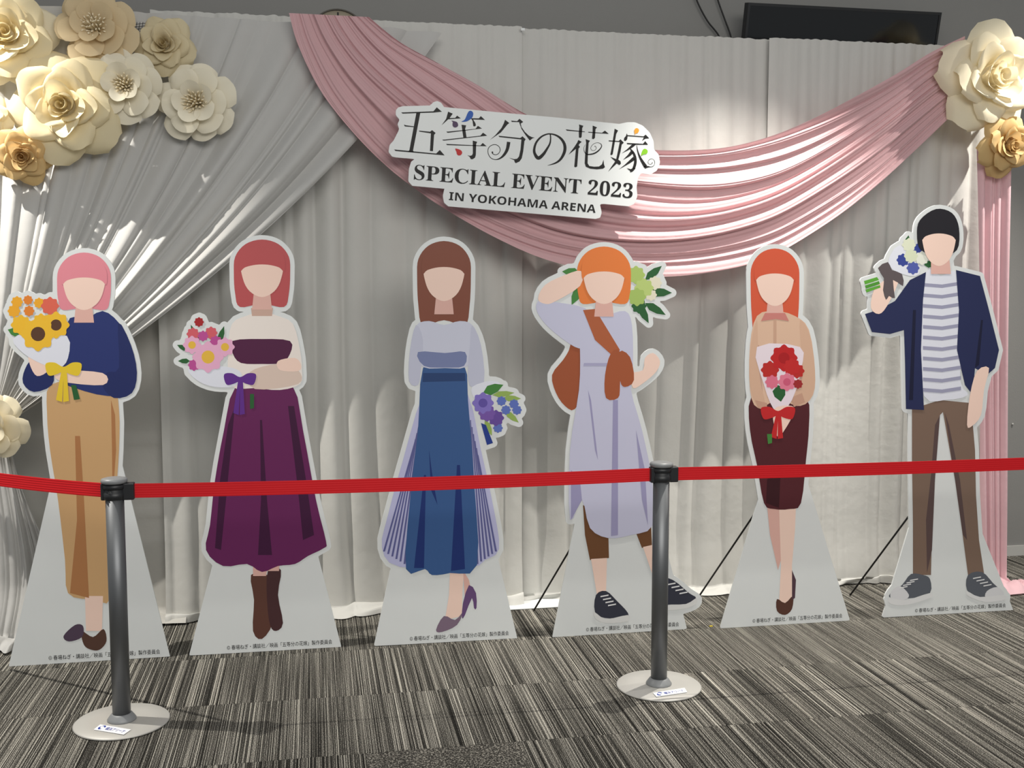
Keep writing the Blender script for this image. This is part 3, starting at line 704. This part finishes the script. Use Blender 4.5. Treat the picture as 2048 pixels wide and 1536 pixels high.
GREEN, DGREEN, WRAP = (70, 132, 62), (44, 96, 52), (228, 230, 240)

# 1 tan trousers
L = head(168, 574, 42, 46, (226, 140, 152), 46)
L += [('trousers', (206, 166, 118), sm([(100, 770), (160, 764), (224, 768), (238, 820), (238, 900), (232, 1000), (226, 1190), (180, 1198), (136, 1186), (130, 1120), (116, 1000), (100, 900), (94, 825)], 3)),
      ('ankle', SKIN, [(170, 1192), (206, 1192), (204, 1262), (172, 1262)]), ('shoe', (88, 62, 52), sm([(163, 1262), (186, 1274), (207, 1258), (213, 1282), (200, 1299), (184, 1300), (168, 1290)])), ('shoe', (82, 66, 84), sm([(127, 1272), (150, 1250), (166, 1252), (164, 1274), (138, 1283)])),
      ]+fold((176, 122, 78), [(150, 872), (160, 872), (168, 1000), (178, 1196), (140, 1186), (154, 1040)], [(222, 800), (230, 830), (232, 900), (225, 1000), (224, 900)])
L += [('blouse', (42, 54, 112), sm([(140, 636), (168, 640), (205, 622), (238, 646), (258, 690), (262, 780), (215, 792), (150, 776), (128, 760), (124, 690)], 3)), ('sleeve', (36, 46, 98), sm([(236, 645), (262, 690), (274, 745), (264, 786), (228, 796), (205, 772), (214, 745), (238, 735)], 3)), ('sleeve', (36, 46, 98), sm([(68, 718), (104, 740), (104, 770), (68, 784), (46, 766), (50, 738)], 3)),
      ('forearm', SKIN, sm([(118, 742), (205, 746), (206, 770), (120, 762)])), ('hand', SKIN, sm([(58, 706), (84, 712), (96, 740), (74, 752), (60, 730)]))]
L += face(168, 574, 40, 44, (226, 140, 152))
L += [('wrapping', WRAP, sm([(26, 678), (70, 662), (134, 672), (136, 716), (118, 736), (84, 728), (46, 706)], 3))]
L += [('leaf', GREEN, leaf(40, 668, 200, 26, 16)), ('leaf', DGREEN, leaf(96, 628, -70, 30, 16))]
L += blossoms([(28, 622, 12, (236, 170, 48), None), (34, 604, 11, (236, 170, 48), None), (56, 600, 9, (226, 132, 52), None), (58, 622, 10, (226, 132, 52), None), (78, 606, 10, (236, 170, 48), None), (100, 612, 17, (222, 104, 84), None), (42, 650, 19, (240, 188, 52), None), (82, 644, 16, (240, 188, 52), None), (112, 650, 25, (240, 190, 54), (92, 62, 44)), (76, 668, 32, (240, 190, 54), (92, 62, 44))])
L += bow(127, 738, 36, (232, 200, 52), 66)+[('stem', DGREEN, [(142, 770), (152, 770), (160, 798), (148, 800)])]
standee('white cut-out standee of a plain figure in navy blouse and tan trousers', (17, 1334), (340, 1313), (880, 122, 232), L)

# 2 purple dress
L = head(524, 548, 44, 46, (188, 84, 86), 66)
L += [('boot', (96, 62, 52), sm([(502, 1150), (534, 1150), (536, 1200), (545, 1246), (524, 1278), (506, 1262), (508, 1200)], 3)), ('boot', (74, 46, 48), sm([(536, 1140), (562, 1140), (556, 1190), (566, 1246), (552, 1262), (540, 1250), (534, 1200)], 3)), ('leg', SKIN_D, [(506, 1118), (560, 1118), (558, 1142), (534, 1142), (532, 1152), (506, 1152)]),
      ('skirt', (104, 36, 88), sm([(470, 776), (530, 772), (586, 774), (606, 860), (632, 1000), (652, 1082), (648, 1096), (616, 1112), (590, 1128), (556, 1132), (524, 1144), (494, 1128), (446, 1132), (412, 1100), (420, 1050), (430, 960), (448, 860)], 3))]
L += fold((64, 22, 58), [(456, 850), (470, 812), (452, 1000), (442, 1100), (430, 1096), (440, 960)], [(520, 840), (524, 840), (534, 1000), (544, 1110), (516, 1110), (522, 1000)], [(576, 812), (588, 812), (612, 960), (628, 1070), (606, 1080), (596, 980)])
L += [('blouse', (240, 230, 222), sm([(492, 632), (524, 624), (556, 632), (586, 648), (600, 700), (604, 740), (600, 768), (560, 780), (510, 776), (462, 772), (456, 700), (464, 648)], 3)), ('bodice', (82, 28, 66), sm([(464, 682), (524, 678), (580, 682), (580, 708), (562, 726), (524, 728), (482, 726), (466, 708)], 3)), ('collar', (206, 172, 156), [(502, 616), (546, 616), (544, 632), (504, 632)]), ('forearm', (222, 200, 186), sm([(500, 744), (556, 728), (596, 740), (596, 768), (510, 778)])), ('hand', SKIN, sm([(556, 722), (590, 716), (602, 730), (596, 742), (560, 740)]))]
L += face(524, 548, 40, 44, (188, 84, 86))
L += [('wrapping', WRAP, sm([(376, 738), (420, 732), (466, 736), (484, 750), (470, 772), (430, 774), (396, 762)], 3)), ('leaf', DGREEN, leaf(398, 690, -112, 44, 12)), ('leaf', DGREEN, leaf(436, 690, -72, 40, 12)), ('leaf', DGREEN, leaf(376, 700, 205, 24, 10)), ('leaf', DGREEN, leaf(380, 722, 180, 24, 10))]
L += blossoms([(398, 644, 9, (168, 38, 42), None), (386, 668, 12, (214, 96, 106), None), (422, 666, 12, (214, 96, 106), None), (406, 672, 10, (190, 80, 150), None), (432, 684, 12, (190, 80, 150), None), (384, 690, 17, (234, 176, 206), (232, 186, 70)), (450, 694, 18, (234, 176, 206), (232, 186, 70)), (388, 730, 11, (190, 80, 150), None), (416, 714, 29, (234, 176, 206), (232, 186, 70))])
L += bow(480, 758, 32, (98, 48, 140), 72)+[('stem', DGREEN, [(500, 788), (508, 788), (508, 816), (500, 818)])]
standee('white cut-out standee of a plain figure in long purple dress and brown boots', (378, 1311), (683, 1295), (1040, 448, 618), L)

# 3 blue skirt
L = head(888, 554, 42, 48, (132, 76, 58), 96)
L += [('leg', SKIN, [(900, 1140), (928, 1140), (925, 1180), (924, 1232), (890, 1240), (898, 1190)]), ('leg', SKIN_D, [(926, 1140), (938, 1160), (944, 1190), (930, 1200)]), ('shoe', (128, 108, 126), sm([(888, 1232), (910, 1240), (926, 1224), (914, 1250), (884, 1264), (872, 1260)], 3)), ('shoe', (104, 76, 120), sm([(938, 1170), (952, 1186), (953, 1216), (948, 1216), (944, 1196), (930, 1230), (924, 1236), (926, 1206)], 2)),
      ('underskirt', (190, 190, 224), sm([(846, 790), (890, 760), (936, 790), (962, 900), (988, 1020), (998, 1098), (970, 1120), (940, 1134), (800, 1134), (764, 1096), (776, 1030), (806, 920)], 3))]
for k in range(6):
    L += [('pleat_line', (96, 98, 150), [(842-3*k, 830+12*k), (844-3*k, 830+12*k), (811-8.2*k, 1128-5*k), (807-8.2*k, 1128-5*k)]), ('pleat_line', (96, 98, 150), [(940+3*k, 840+14*k), (942+3*k, 840+14*k), (957+7.4*k, 1128-5*k), (953+7.4*k, 1128-5*k)])]
L += [('skirt', (58, 92, 144), sm([(846, 736), (890, 732), (930, 736), (936, 800), (948, 960), (954, 1130), (900, 1146), (864, 1150), (850, 1138), (812, 1138), (820, 1000), (836, 860)], 3)), ('belt', (40, 66, 112), [(846, 746), (930, 746), (931, 762), (845, 764)])]+fold((30, 50, 112), [(848, 950), (852, 950), (848, 1136), (828, 1136)], [(914, 930), (920, 930), (930, 1138), (902, 1142)], [(858, 900), (866, 960), (875, 1010), (862, 980)])
L += [('top', (206, 208, 224), sm([(858, 642), (888, 650), (920, 642), (946, 652), (952, 700), (932, 734), (890, 736), (846, 734), (830, 700), (832, 652)], 3)), ('sleeve', (196, 198, 216), sm([(832, 650), (846, 680), (842, 740), (836, 770), (818, 762), (820, 700)], 3)), ('sleeve', (196, 198, 216), sm([(944, 650), (962, 690), (968, 764), (940, 772), (936, 730), (940, 690)], 3)), ('top_shade', (122, 132, 172), sm([(836, 704), (890, 706), (930, 704), (928, 732), (890, 735), (848, 732)], 3))]
L += face(888, 554, 39, 46, (132, 76, 58))
L += [('wrapping', WRAP, sm([(944, 774), (980, 762), (1000, 770), (960, 800), (948, 796)], 3)), ('leaf', GREEN, leaf(966, 786, -22, 44, 20)), ('leaf', (150, 178, 92), leaf(985, 790, -6, 44, 12)), ('leaf', (150, 178, 92), leaf(1006, 796, 2, 36, 12)), ('leaf', (150, 178, 92), leaf(1010, 822, 40, 36, 12)), ('leaf', (150, 178, 92), leaf(970, 840, 66, 34, 12)), ('ribbon', (38, 62, 140), [(962, 846), (972, 850), (986, 886), (974, 890)])]
L += blossoms([(1003, 802, 9, (96, 116, 190), None), (1028, 808, 9, (96, 116, 190), None), (1034, 820, 9, (96, 116, 190), None), (1012, 820, 9, (96, 116, 190), None), (996, 856, 9, (96, 116, 190), None), (992, 836, 15, (104, 76, 156), None), (974, 826, 16, (120, 88, 168), None), (966, 806, 20, (132, 116, 196), (98, 82, 164))])
standee('white cut-out standee of a plain figure in long blue wrap skirt', (748, 1292), (1035, 1278), (1050, 800, 980), L)

# 4 grey dress
L = [('shawl', (160, 84, 52), sm([(1146, 676), (1166, 690), (1170, 770), (1150, 818), (1130, 812), (1112, 786), (1104, 750), (1126, 720), (1138, 700)], 3)), ('leaf', DGREEN, leaf(1290, 560, -40, 44, 16)), ('leaf', DGREEN, leaf(1298, 584, 2, 46, 18)), ('leaf', DGREEN, leaf(1290, 606, 30, 48, 16)), ('leaf', DGREEN, leaf(1276, 606, 62, 46, 16)), ('leaf', GREEN, leaf(1160, 546, 185, 36, 18)), ('leaf', GREEN, leaf(1162, 570, 115, 44, 18))]
L += blossoms([(1278, 612, 14, DGREEN, None), (1310, 566, 13, (232, 226, 202), None), (1302, 590, 11, (232, 226, 202), None), (1272, 550, 17, (176, 200, 110), None), (1288, 576, 18, (188, 208, 124), None), (1274, 594, 17, (168, 194, 104), None)])
L += head(1208, 562, 42, 46, (232, 128, 62), 46)
L += [('leggings', (112, 74, 46), [(1166, 1010), (1216, 1040), (1218, 1116), (1180, 1120), (1170, 1070)]), ('leggings', (112, 74, 46), [(1262, 1040), (1302, 1050), (1304, 1090), (1284, 1096)]), ('leg', SKIN, [(1182, 1118), (1214, 1116), (1212, 1186), (1194, 1190)]), ('leg', SKIN, [(1286, 1094), (1304, 1090), (1330, 1160), (1326, 1176), (1312, 1170)]),
      ('sneaker', (54, 56, 68), sm([(1192, 1190), (1212, 1182), (1234, 1202), (1256, 1226), (1250, 1236), (1210, 1236), (1190, 1224)], 3)), ('sole', (220, 220, 218), sm([(1189, 1224), (1212, 1238), (1256, 1230), (1254, 1243), (1210, 1246), (1190, 1236)], 3)), ('sneaker', (54, 56, 68), sm([(1318, 1156), (1346, 1160), (1378, 1186), (1392, 1196), (1372, 1208), (1336, 1212), (1320, 1190)], 3)), ('sole', (220, 220, 218), sm([(1332, 1210), (1372, 1208), (1393, 1196), (1392, 1208), (1368, 1218), (1334, 1220)], 3)),
      ]+[('lace', (232, 232, 232), [(x-7+s_*k*5, y+k*6), (x+9+s_*k*5, y-3+k*6), (x+9+s_*k*5, y-.5+k*6), (x-7+s_*k*5, y+2.5+k*6)]) for x, y, s_ in ((1208, 1192, 1), (1342, 1168, 1.6)) for k in range(4)]+[
      ('dress', (200, 200, 222), sm([(1180, 622), (1212, 630), (1250, 622), (1264, 650), (1266, 730), (1262, 780), (1284, 860), (1304, 960), (1306, 1050), (1262, 1070), (1216, 1076), (1180, 1056), (1164, 1000), (1140, 1040), (1140, 900), (1158, 780), (1160, 700), (1156, 650)], 3)), ('sleeve', (200, 200, 222), sm([(1080, 600), (1110, 604), (1170, 616), (1176, 640), (1168, 690), (1150, 694), (1110, 666), (1084, 640), (1072, 616)], 3)), ('forearm', SKIN, sm([(1076, 598), (1090, 570), (1130, 550), (1162, 542), (1160, 572), (1112, 602), (1092, 608)], 3)), ('forearm', SKIN, sm([(1262, 748), (1286, 740), (1290, 716), (1306, 706), (1320, 722), (1312, 744), (1284, 768), (1266, 776)], 3))]
L += fold((158, 154, 190), [(1176, 780), (1182, 800), (1196, 920), (1190, 900)], [(1226, 800), (1236, 800), (1236, 1070), (1222, 1072)], [(1142, 940), (1160, 960), (1164, 1000), (1142, 1040)], [(1272, 860), (1290, 940), (1296, 1050), (1284, 1000)])
L += [('waistband', (172, 170, 200), [(1168, 726), (1262, 726), (1262, 732), (1167, 732)]), ('shawl', (176, 96, 60), [(1166, 620), (1190, 618), (1240, 700), (1230, 716), (1190, 680)]), ('shawl_tail', (166, 88, 54), sm([(1222, 706), (1240, 704), (1240, 770), (1236, 796), (1212, 796), (1210, 750)], 3)), ('shawl_tail', (166, 88, 54), sm([(1238, 704), (1260, 714), (1268, 760), (1250, 774), (1240, 760)], 3))]
L += face(1208, 562, 39, 44, (232, 128, 62))
standee('white cut-out standee of a plain figure in grey shirt dress with rust shawl', (1105, 1275), (1374, 1258), (960, 1166, 1298), L, ((1068, 1222), (1225, 955)))

# 5 dark red skirt
L = head(1550, 566, 38, 46, (214, 92, 62), 110)
L += [('leg', SKIN_D, [(1534, 1010), (1562, 1012), (1562, 1120), (1556, 1140), (1540, 1070)]), ('leg', SKIN, [(1558, 1012), (1592, 1012), (1590, 1060), (1584, 1130), (1584, 1204), (1558, 1210), (1562, 1130)]), ('shoe', (90, 58, 48), sm([(1554, 1198), (1570, 1206), (1586, 1192), (1584, 1218), (1570, 1230), (1554, 1222)], 3)), ('shoe', (84, 60, 70), [(1584, 1140), (1592, 1160), (1590, 1196), (1584, 1200)]),
      ('skirt', (84, 36, 42), sm([(1502, 796), (1550, 792), (1612, 796), (1618, 850), (1612, 920), (1602, 1006), (1580, 1018), (1548, 1018), (1528, 1006), (1514, 930), (1500, 860)], 3))]+fold((58, 24, 30), [(1556, 930), (1562, 930), (1558, 1016), (1532, 1006), (1534, 960)])
L += [('blouse', (222, 186, 160), sm([(1514, 632), (1550, 622), (1590, 632), (1618, 660), (1630, 740), (1626, 790), (1600, 812), (1556, 800), (1516, 816), (1500, 780), (1500, 690)], 3))]+fold((198, 158, 142), [(1606, 690), (1612, 690), (1606, 770), (1590, 800)], [(1512, 690), (1518, 690), (1526, 790), (1516, 770)])
L += [('sleeve', (214, 176, 150), sm([(1600, 640), (1620, 670), (1630, 740), (1624, 792), (1596, 812), (1584, 800), (1604, 760), (1602, 700)], 3)), ('sleeve', (214, 176, 150), sm([(1514, 640), (1502, 690), (1500, 770), (1516, 814), (1530, 806), (1520, 760), (1516, 690)], 3)), ('cuff', (198, 156, 134), [(1580, 796), (1604, 786), (1610, 804), (1588, 814)]), ('cuff', (198, 156, 134), [(1510, 800), (1534, 806), (1534, 822), (1516, 816)]), ('placket', (204, 164, 140), [(1547, 640), (1553, 640), (1553, 694), (1547, 694)])]
L += face(1550, 566, 36, 44, (214, 92, 62))
L += [('collar', (204, 130, 122), [(1530, 626), (1570, 626), (1578, 642), (1552, 638), (1522, 642)])]
L += [('wrapping', (236, 222, 230), sm([(1514, 694), (1600, 694), (1602, 740), (1584, 800), (1562, 822), (1546, 816), (1528, 770)], 3)), ('leaf', DGREEN, leaf(1556, 770, 80, 34, 26)), ('hand', SKIN, sm([(1548, 818), (1584, 812), (1586, 830), (1560, 872), (1550, 860)]))]
L += blossoms([(1540, 740, 17, (188, 46, 42), None), (1594, 742, 14, (188, 46, 42), None), (1568, 716, 25, (192, 38, 40), (172, 30, 34)), (1584, 734, 16, (196, 44, 44), None), (1544, 764, 13, (222, 116, 140), None), (1574, 764, 17, (226, 126, 150), (206, 92, 122)), (1596, 768, 9, (160, 46, 48), None)])
L += bow(1556, 826, 34, (196, 42, 44), 52)+[('stem', GREEN, [(1534, 868), (1544, 868), (1544, 886), (1536, 888)])]
standee('white cut-out standee of a plain figure in beige blouse and dark red pencil skirt', (1440, 1257), (1700, 1241), (960, 1528, 1614), L, ((1398, 1194), (1566, 943)))

# 6 navy cardigan
L = [('wrapping', WRAP, sm([(1776, 530), (1800, 490), (1840, 540), (1820, 552)], 3)), ('leaf', DGREEN, leaf(1812, 500, -80, 30, 14)), ('leaf', DGREEN, leaf(1848, 530, -10, 26, 14))]
L += blossoms([(1806, 520, 12, (58, 72, 150), None), (1838, 498, 12, (58, 72, 150), None), (1826, 536, 12, (84, 96, 170), None), (1818, 490, 13, (226, 230, 204), None), (1844, 516, 13, (232, 234, 220), None), (1822, 512, 13, (220, 226, 196), None)])
L += [('trousers', (126, 104, 90), [(1824, 818), (1880, 800), (1942, 806), (1950, 900), (1952, 990), (1958, 1080), (1968, 1146), (1936, 1150), (1924, 1060), (1910, 960), (1886, 824), (1880, 830), (1868, 960), (1864, 1060), (1862, 1150), (1826, 1150), (1826, 1050), (1824, 920)])]+fold((92, 74, 72), [(1870, 850), (1880, 830), (1870, 960), (1864, 1100), (1854, 1146), (1852, 1040), (1862, 950)], [(1890, 826), (1898, 850), (1920, 960), (1934, 1080), (1926, 1070), (1910, 960)])
L += [('sneaker', (92, 96, 104), sm([(1822, 1148), (1846, 1150), (1860, 1158), (1860, 1186), (1826, 1196), (1784, 1196), (1780, 1188), (1804, 1170)], 3)), ('toe_cap', (218, 218, 220), sm([(1782, 1184), (1800, 1172), (1818, 1190), (1808, 1200), (1784, 1200)], 3)), ('sole', (224, 224, 224), sm([(1778, 1196), (1812, 1200), (1860, 1186), (1860, 1196), (1814, 1210), (1782, 1208)], 3)), ('sneaker', (92, 96, 104), sm([(1936, 1150), (1964, 1144), (1986, 1166), (2004, 1184), (1996, 1194), (1956, 1194), (1934, 1180)], 3)), ('toe_cap', (218, 218, 220), sm([(1974, 1182), (1994, 1174), (2008, 1186), (2000, 1196), (1972, 1196)], 3)), ('sole', (224, 224, 224), sm([(1934, 1182), (1960, 1194), (2008, 1190), (2008, 1200), (1970, 1204), (1936, 1192)], 3))]
for x, y, s in ((1826, 1160, -1), (1952, 1156, 1)):
    for k in range(4): L += [('lace', (232, 232, 232), [(x+s*k*7-6, y+k*5), (x+s*k*7+10, y+k*5-3), (x+s*k*7+10, y+k*5-1), (x+s*k*7-6, y+k*5+2)])]
L += [('shirt', (226, 228, 238), sm([(1850, 546), (1882, 552), (1916, 546), (1926, 640), (1920, 760), (1936, 790), (1890, 800), (1848, 792), (1840, 680)], 3))]
for k in range(11): L += [('shirt/stripe', (158, 158, 182), [(1846, 566+21*k), (1884, 569+21*k), (1922, 563+21*k), (1922, 570+21*k), (1884, 576+21*k), (1846, 573+21*k)])]
L += [('cardigan', (40, 46, 84), [(1852, 544), (1846, 600), (1842, 700), (1848, 820), (1812, 818), (1810, 720), (1808, 660), (1780, 668), (1744, 664), (1730, 628), (1756, 620), (1790, 602), (1820, 560)]), ('cardigan', (40, 46, 84), [(1912, 540), (1960, 552), (1978, 620), (1998, 700), (1990, 736), (1974, 750), (1950, 736), (1946, 790), (1930, 770), (1914, 700), (1918, 620)])]+fold((26, 28, 54), [(1962, 640), (1966, 640), (1958, 730), (1950, 736)], [(1826, 620), (1832, 620), (1826, 800), (1818, 800)])
L += [('forearm', SKIN, sm([(1742, 616), (1748, 580), (1770, 560), (1792, 548), (1796, 566), (1774, 612), (1758, 628)], 3)), ('ribbon', (96, 86, 88), sm([(1756, 536), (1776, 524), (1784, 540), (1804, 548), (1806, 572), (1786, 560), (1790, 596), (1778, 592), (1772, 600), (1766, 580), (1768, 556)], 2)), ('stem', (96, 168, 60), [(1728, 562), (1754, 554), (1758, 560), (1730, 569)]), ('stem', (80, 150, 52), [(1730, 571), (1758, 562), (1760, 568), (1732, 577)]), ('stem', (96, 168, 60), [(1731, 579), (1760, 570), (1761, 575), (1733, 585)]), ('forearm', SKIN, sm([(1954, 742), (1978, 736), (1968, 780), (1962, 830), (1944, 852), (1934, 850), (1940, 790)], 3))]
L += [('neck', SKIN_D, [(1862, 510), (1898, 510), (1902, 548), (1862, 548)])]
L += [('hair', (34, 32, 38), sm([(1834, 470), (1840, 440), (1872, 418), (1904, 426), (1918, 456), (1914, 500), (1880, 510), (1842, 500)]))]+[q for q in face(1878, 486, 32, 44, (34, 32, 38)) if q[0] != 'neck']
standee('white cut-out standee of a plain figure in navy cardigan and striped shirt', (1764, 1235), (2027, 1221), (1010, 1832, 1942), L, ((1700, 1192), (1892, 932)), 8)

# ================================================================== BARRIER
def stanchion(bx, by, label, sticker, heads):
    c_ = fl(bx, by); root = thing('stanchion', label, 'stanchion', c_, 'belt barrier posts')
    c3 = (c_.x, c_.y, 0)
    v, f = lathe([(.150, .0005), (.164, .0015), (.166, .005), (.162, .0085), (.10, .0105), (.04, .012)], 64, c3); mesh('base_plate', v, f, M_base, root)
    v, f = lathe([(.050, .0115), (.050, .016), (.046, .022), (.037, .034), (.033, .037)], 40, c3); mesh('collar', v, f, M_capm, root)
    v, f = lathe([(.0315, .03), (.0315, .825)], 40, c3); mesh('post', v, f, M_alu, root)
    v, f = lathe([(.033, .815), (.0375, .818), (.0375, .838), (.034, .840), (.034, .872), (.030, .875)], 40, c3); mesh('head', v, f, M_black, root)
    v, f = lathe([(.036, .852), (.0385, .854), (.0385, .866), (.036, .868)], 40, c3); hb = mesh('ring', v, f, M_black, root)
    v, f = lathe([(.040, .872), (.0445, .875), (.0455, .882), (.043, .888), (.03, .8915), (.001, .8925)], 40, c3); mesh('cap', v, f, M_capm, root)
    for a_, ln in heads:
        d = Vector((math.cos(R(a_)), math.sin(R(a_)), 0)); s_ = Vector((-d.y, d.x, 0)); V = []
        for r_ in (.028, ln):
            for t in (-.017, .017):
                for z in (.812, .872): V.append(Vector(c3)+d*r_+s_*t+Vector((0, 0, z)))
        o = mesh('belt_clip', V, [(0, 1, 3, 2), (4, 6, 7, 5), (0, 4, 5, 1), (2, 3, 7, 6), (0, 2, 6, 4), (1, 5, 7, 3)], M_black, root, False)
        b = o.modifiers.new('bevel', 'BEVEL'); b.width = .004; b.segments = 2
    q = [fl(x, y, .0128) for x, y in sticker]       # tl tr br bl
    st_ = mesh('sticker', q+[p-Vector((0, 0, .001)) for p in q], [(3, 2, 1, 0), (4, 5, 6, 7), (0, 1, 5, 4), (1, 2, 6, 5), (2, 3, 7, 6), (3, 0, 4, 7)], mat('sticker_white', (244, 244, 246), .4, .4), root, False)
    up = Vector((0, 0, .0004)); P = lambda a_, b_: q[3]+(q[2]-q[3])*a_+(q[0]-q[3])*b_+up
    blue = ink((44, 66, 150))
    V, F = text_geo('横浜アリーナ', .012)
    o = mesh('sticker_lettering', [P(.30+.64*a_, .22+.56*b_) for a_, b_ in V], F, blue, None, False); o.parent = st_
    Lf, Rg = ribbon([(.235, .62, .02), (.22, .80, .03), (.15, .84, .04), (.09, .62, .045), (.10, .34, .045), (.16, .22, .04), (.22, .34, .03)], 4)
    Lf, Rg = [[(x, y) for x, y in S] for S in (Lf, Rg)]
    c0 = catmull([(.235, .60), (.21, .80), (.15, .84), (.09, .62), (.10, .36), (.16, .22), (.225, .36)], 4); V = []
    for i, p in enumerate(c0):
        h = .10*math.sin(math.pi*(.08+.84*i/len(c0))); V += [P(p[0]-.02, p[1]-h), P(p[0]+.02, p[1]+h)]
    o = mesh('sticker_emblem', V, [(2*i, 2*i+1, 2*i+3, 2*i+2) for i in range(len(c0)-1)], blue, None, False); o.parent = st_
    return c_
SL = stanchion(244, 1445, 'grey belt stanchion standing before the tan-trousers standee', [(200.5, 1448.7), (262, 1459), (247.3, 1469), (187.4, 1459)], ((0, .068), (172, .044)))
SR = stanchion(1317.5, 1373, 'grey belt stanchion standing before the grey-dress standee', [(1306, 1385.6), (1369, 1375.5), (1374.6, 1384), (1313, 1393.4)], ((0, .064), (180, .046)))
def belt(A_, B_, label, sag=.008):
    n, m_ = 40, 13; V = []; d = (B_-A_); s_ = Vector((d.y, -d.x, 0)).normalized()
    if s_.y > 0: s_ = -s_
    for i in range(n):
        t = i/(n-1); p = A_+d*t; p.z -= sag*4*t*(1-t)
        for k in range(m_):
            V.append(p+Vector((0, 0, -.0255+.051*k/(m_-1)))+s_*(.0005*(k % 2) if 0 < k < m_-1 else 0))
    k0 = len(V); V += [v_-s_*.0016 for v_ in V]
    F = grid_faces(n, m_); F += [tuple(i+k0 for i in q[::-1]) for q in F]
    for i in range(n-1):
        F += [(i*m_, (i+1)*m_, (i+1)*m_+k0, i*m_+k0), (i*m_+m_-1, i*m_+m_-1+k0, (i+1)*m_+m_-1+k0, (i+1)*m_+m_-1)]
    tag(mesh('barrier_belt', V, F, M_belt, None, False), label, 'belt', 'red barrier belts')
ZB = .842
belt(SL+Vector((.0685, 0, ZB)), SR+Vector((-.0465, 0, ZB)), 'red barrier belt stretched between the two stanchions')
e = fl(2048, 924, ZB); d = (e-(SR+Vector((0, 0, ZB)))); dn = Vector((d.x, d.y, 0)).normalized()
belt(SR+dn*.0645+Vector((0, 0, ZB)), SR+Vector((0, 0, ZB))+d*1.5, 'red barrier belt running out past the navy-cardigan standee')
e = fl(0, 955.5, ZB); d = (e-(SL+Vector((0, 0, ZB)))); dn = Vector((d.x, d.y, 0)).normalized()
belt(SL+dn*.0445+Vector((0, 0, ZB)), SL+Vector((0, 0, ZB))+d*1.6, 'red barrier belt running back beside the tan-trousers standee')

# little scrap on the carpet
q = fl(1422, 1253)
tag(mesh('paper_scrap', *box(q.x-.007, q.x+.008, q.y-.004, q.y+.005, .0005, .003), mat('yellow_scrap', (226, 200, 60), .6, .3), None, False), 'tiny yellow scrap lying on the carpet before the dark red skirt standee', 'scrap')
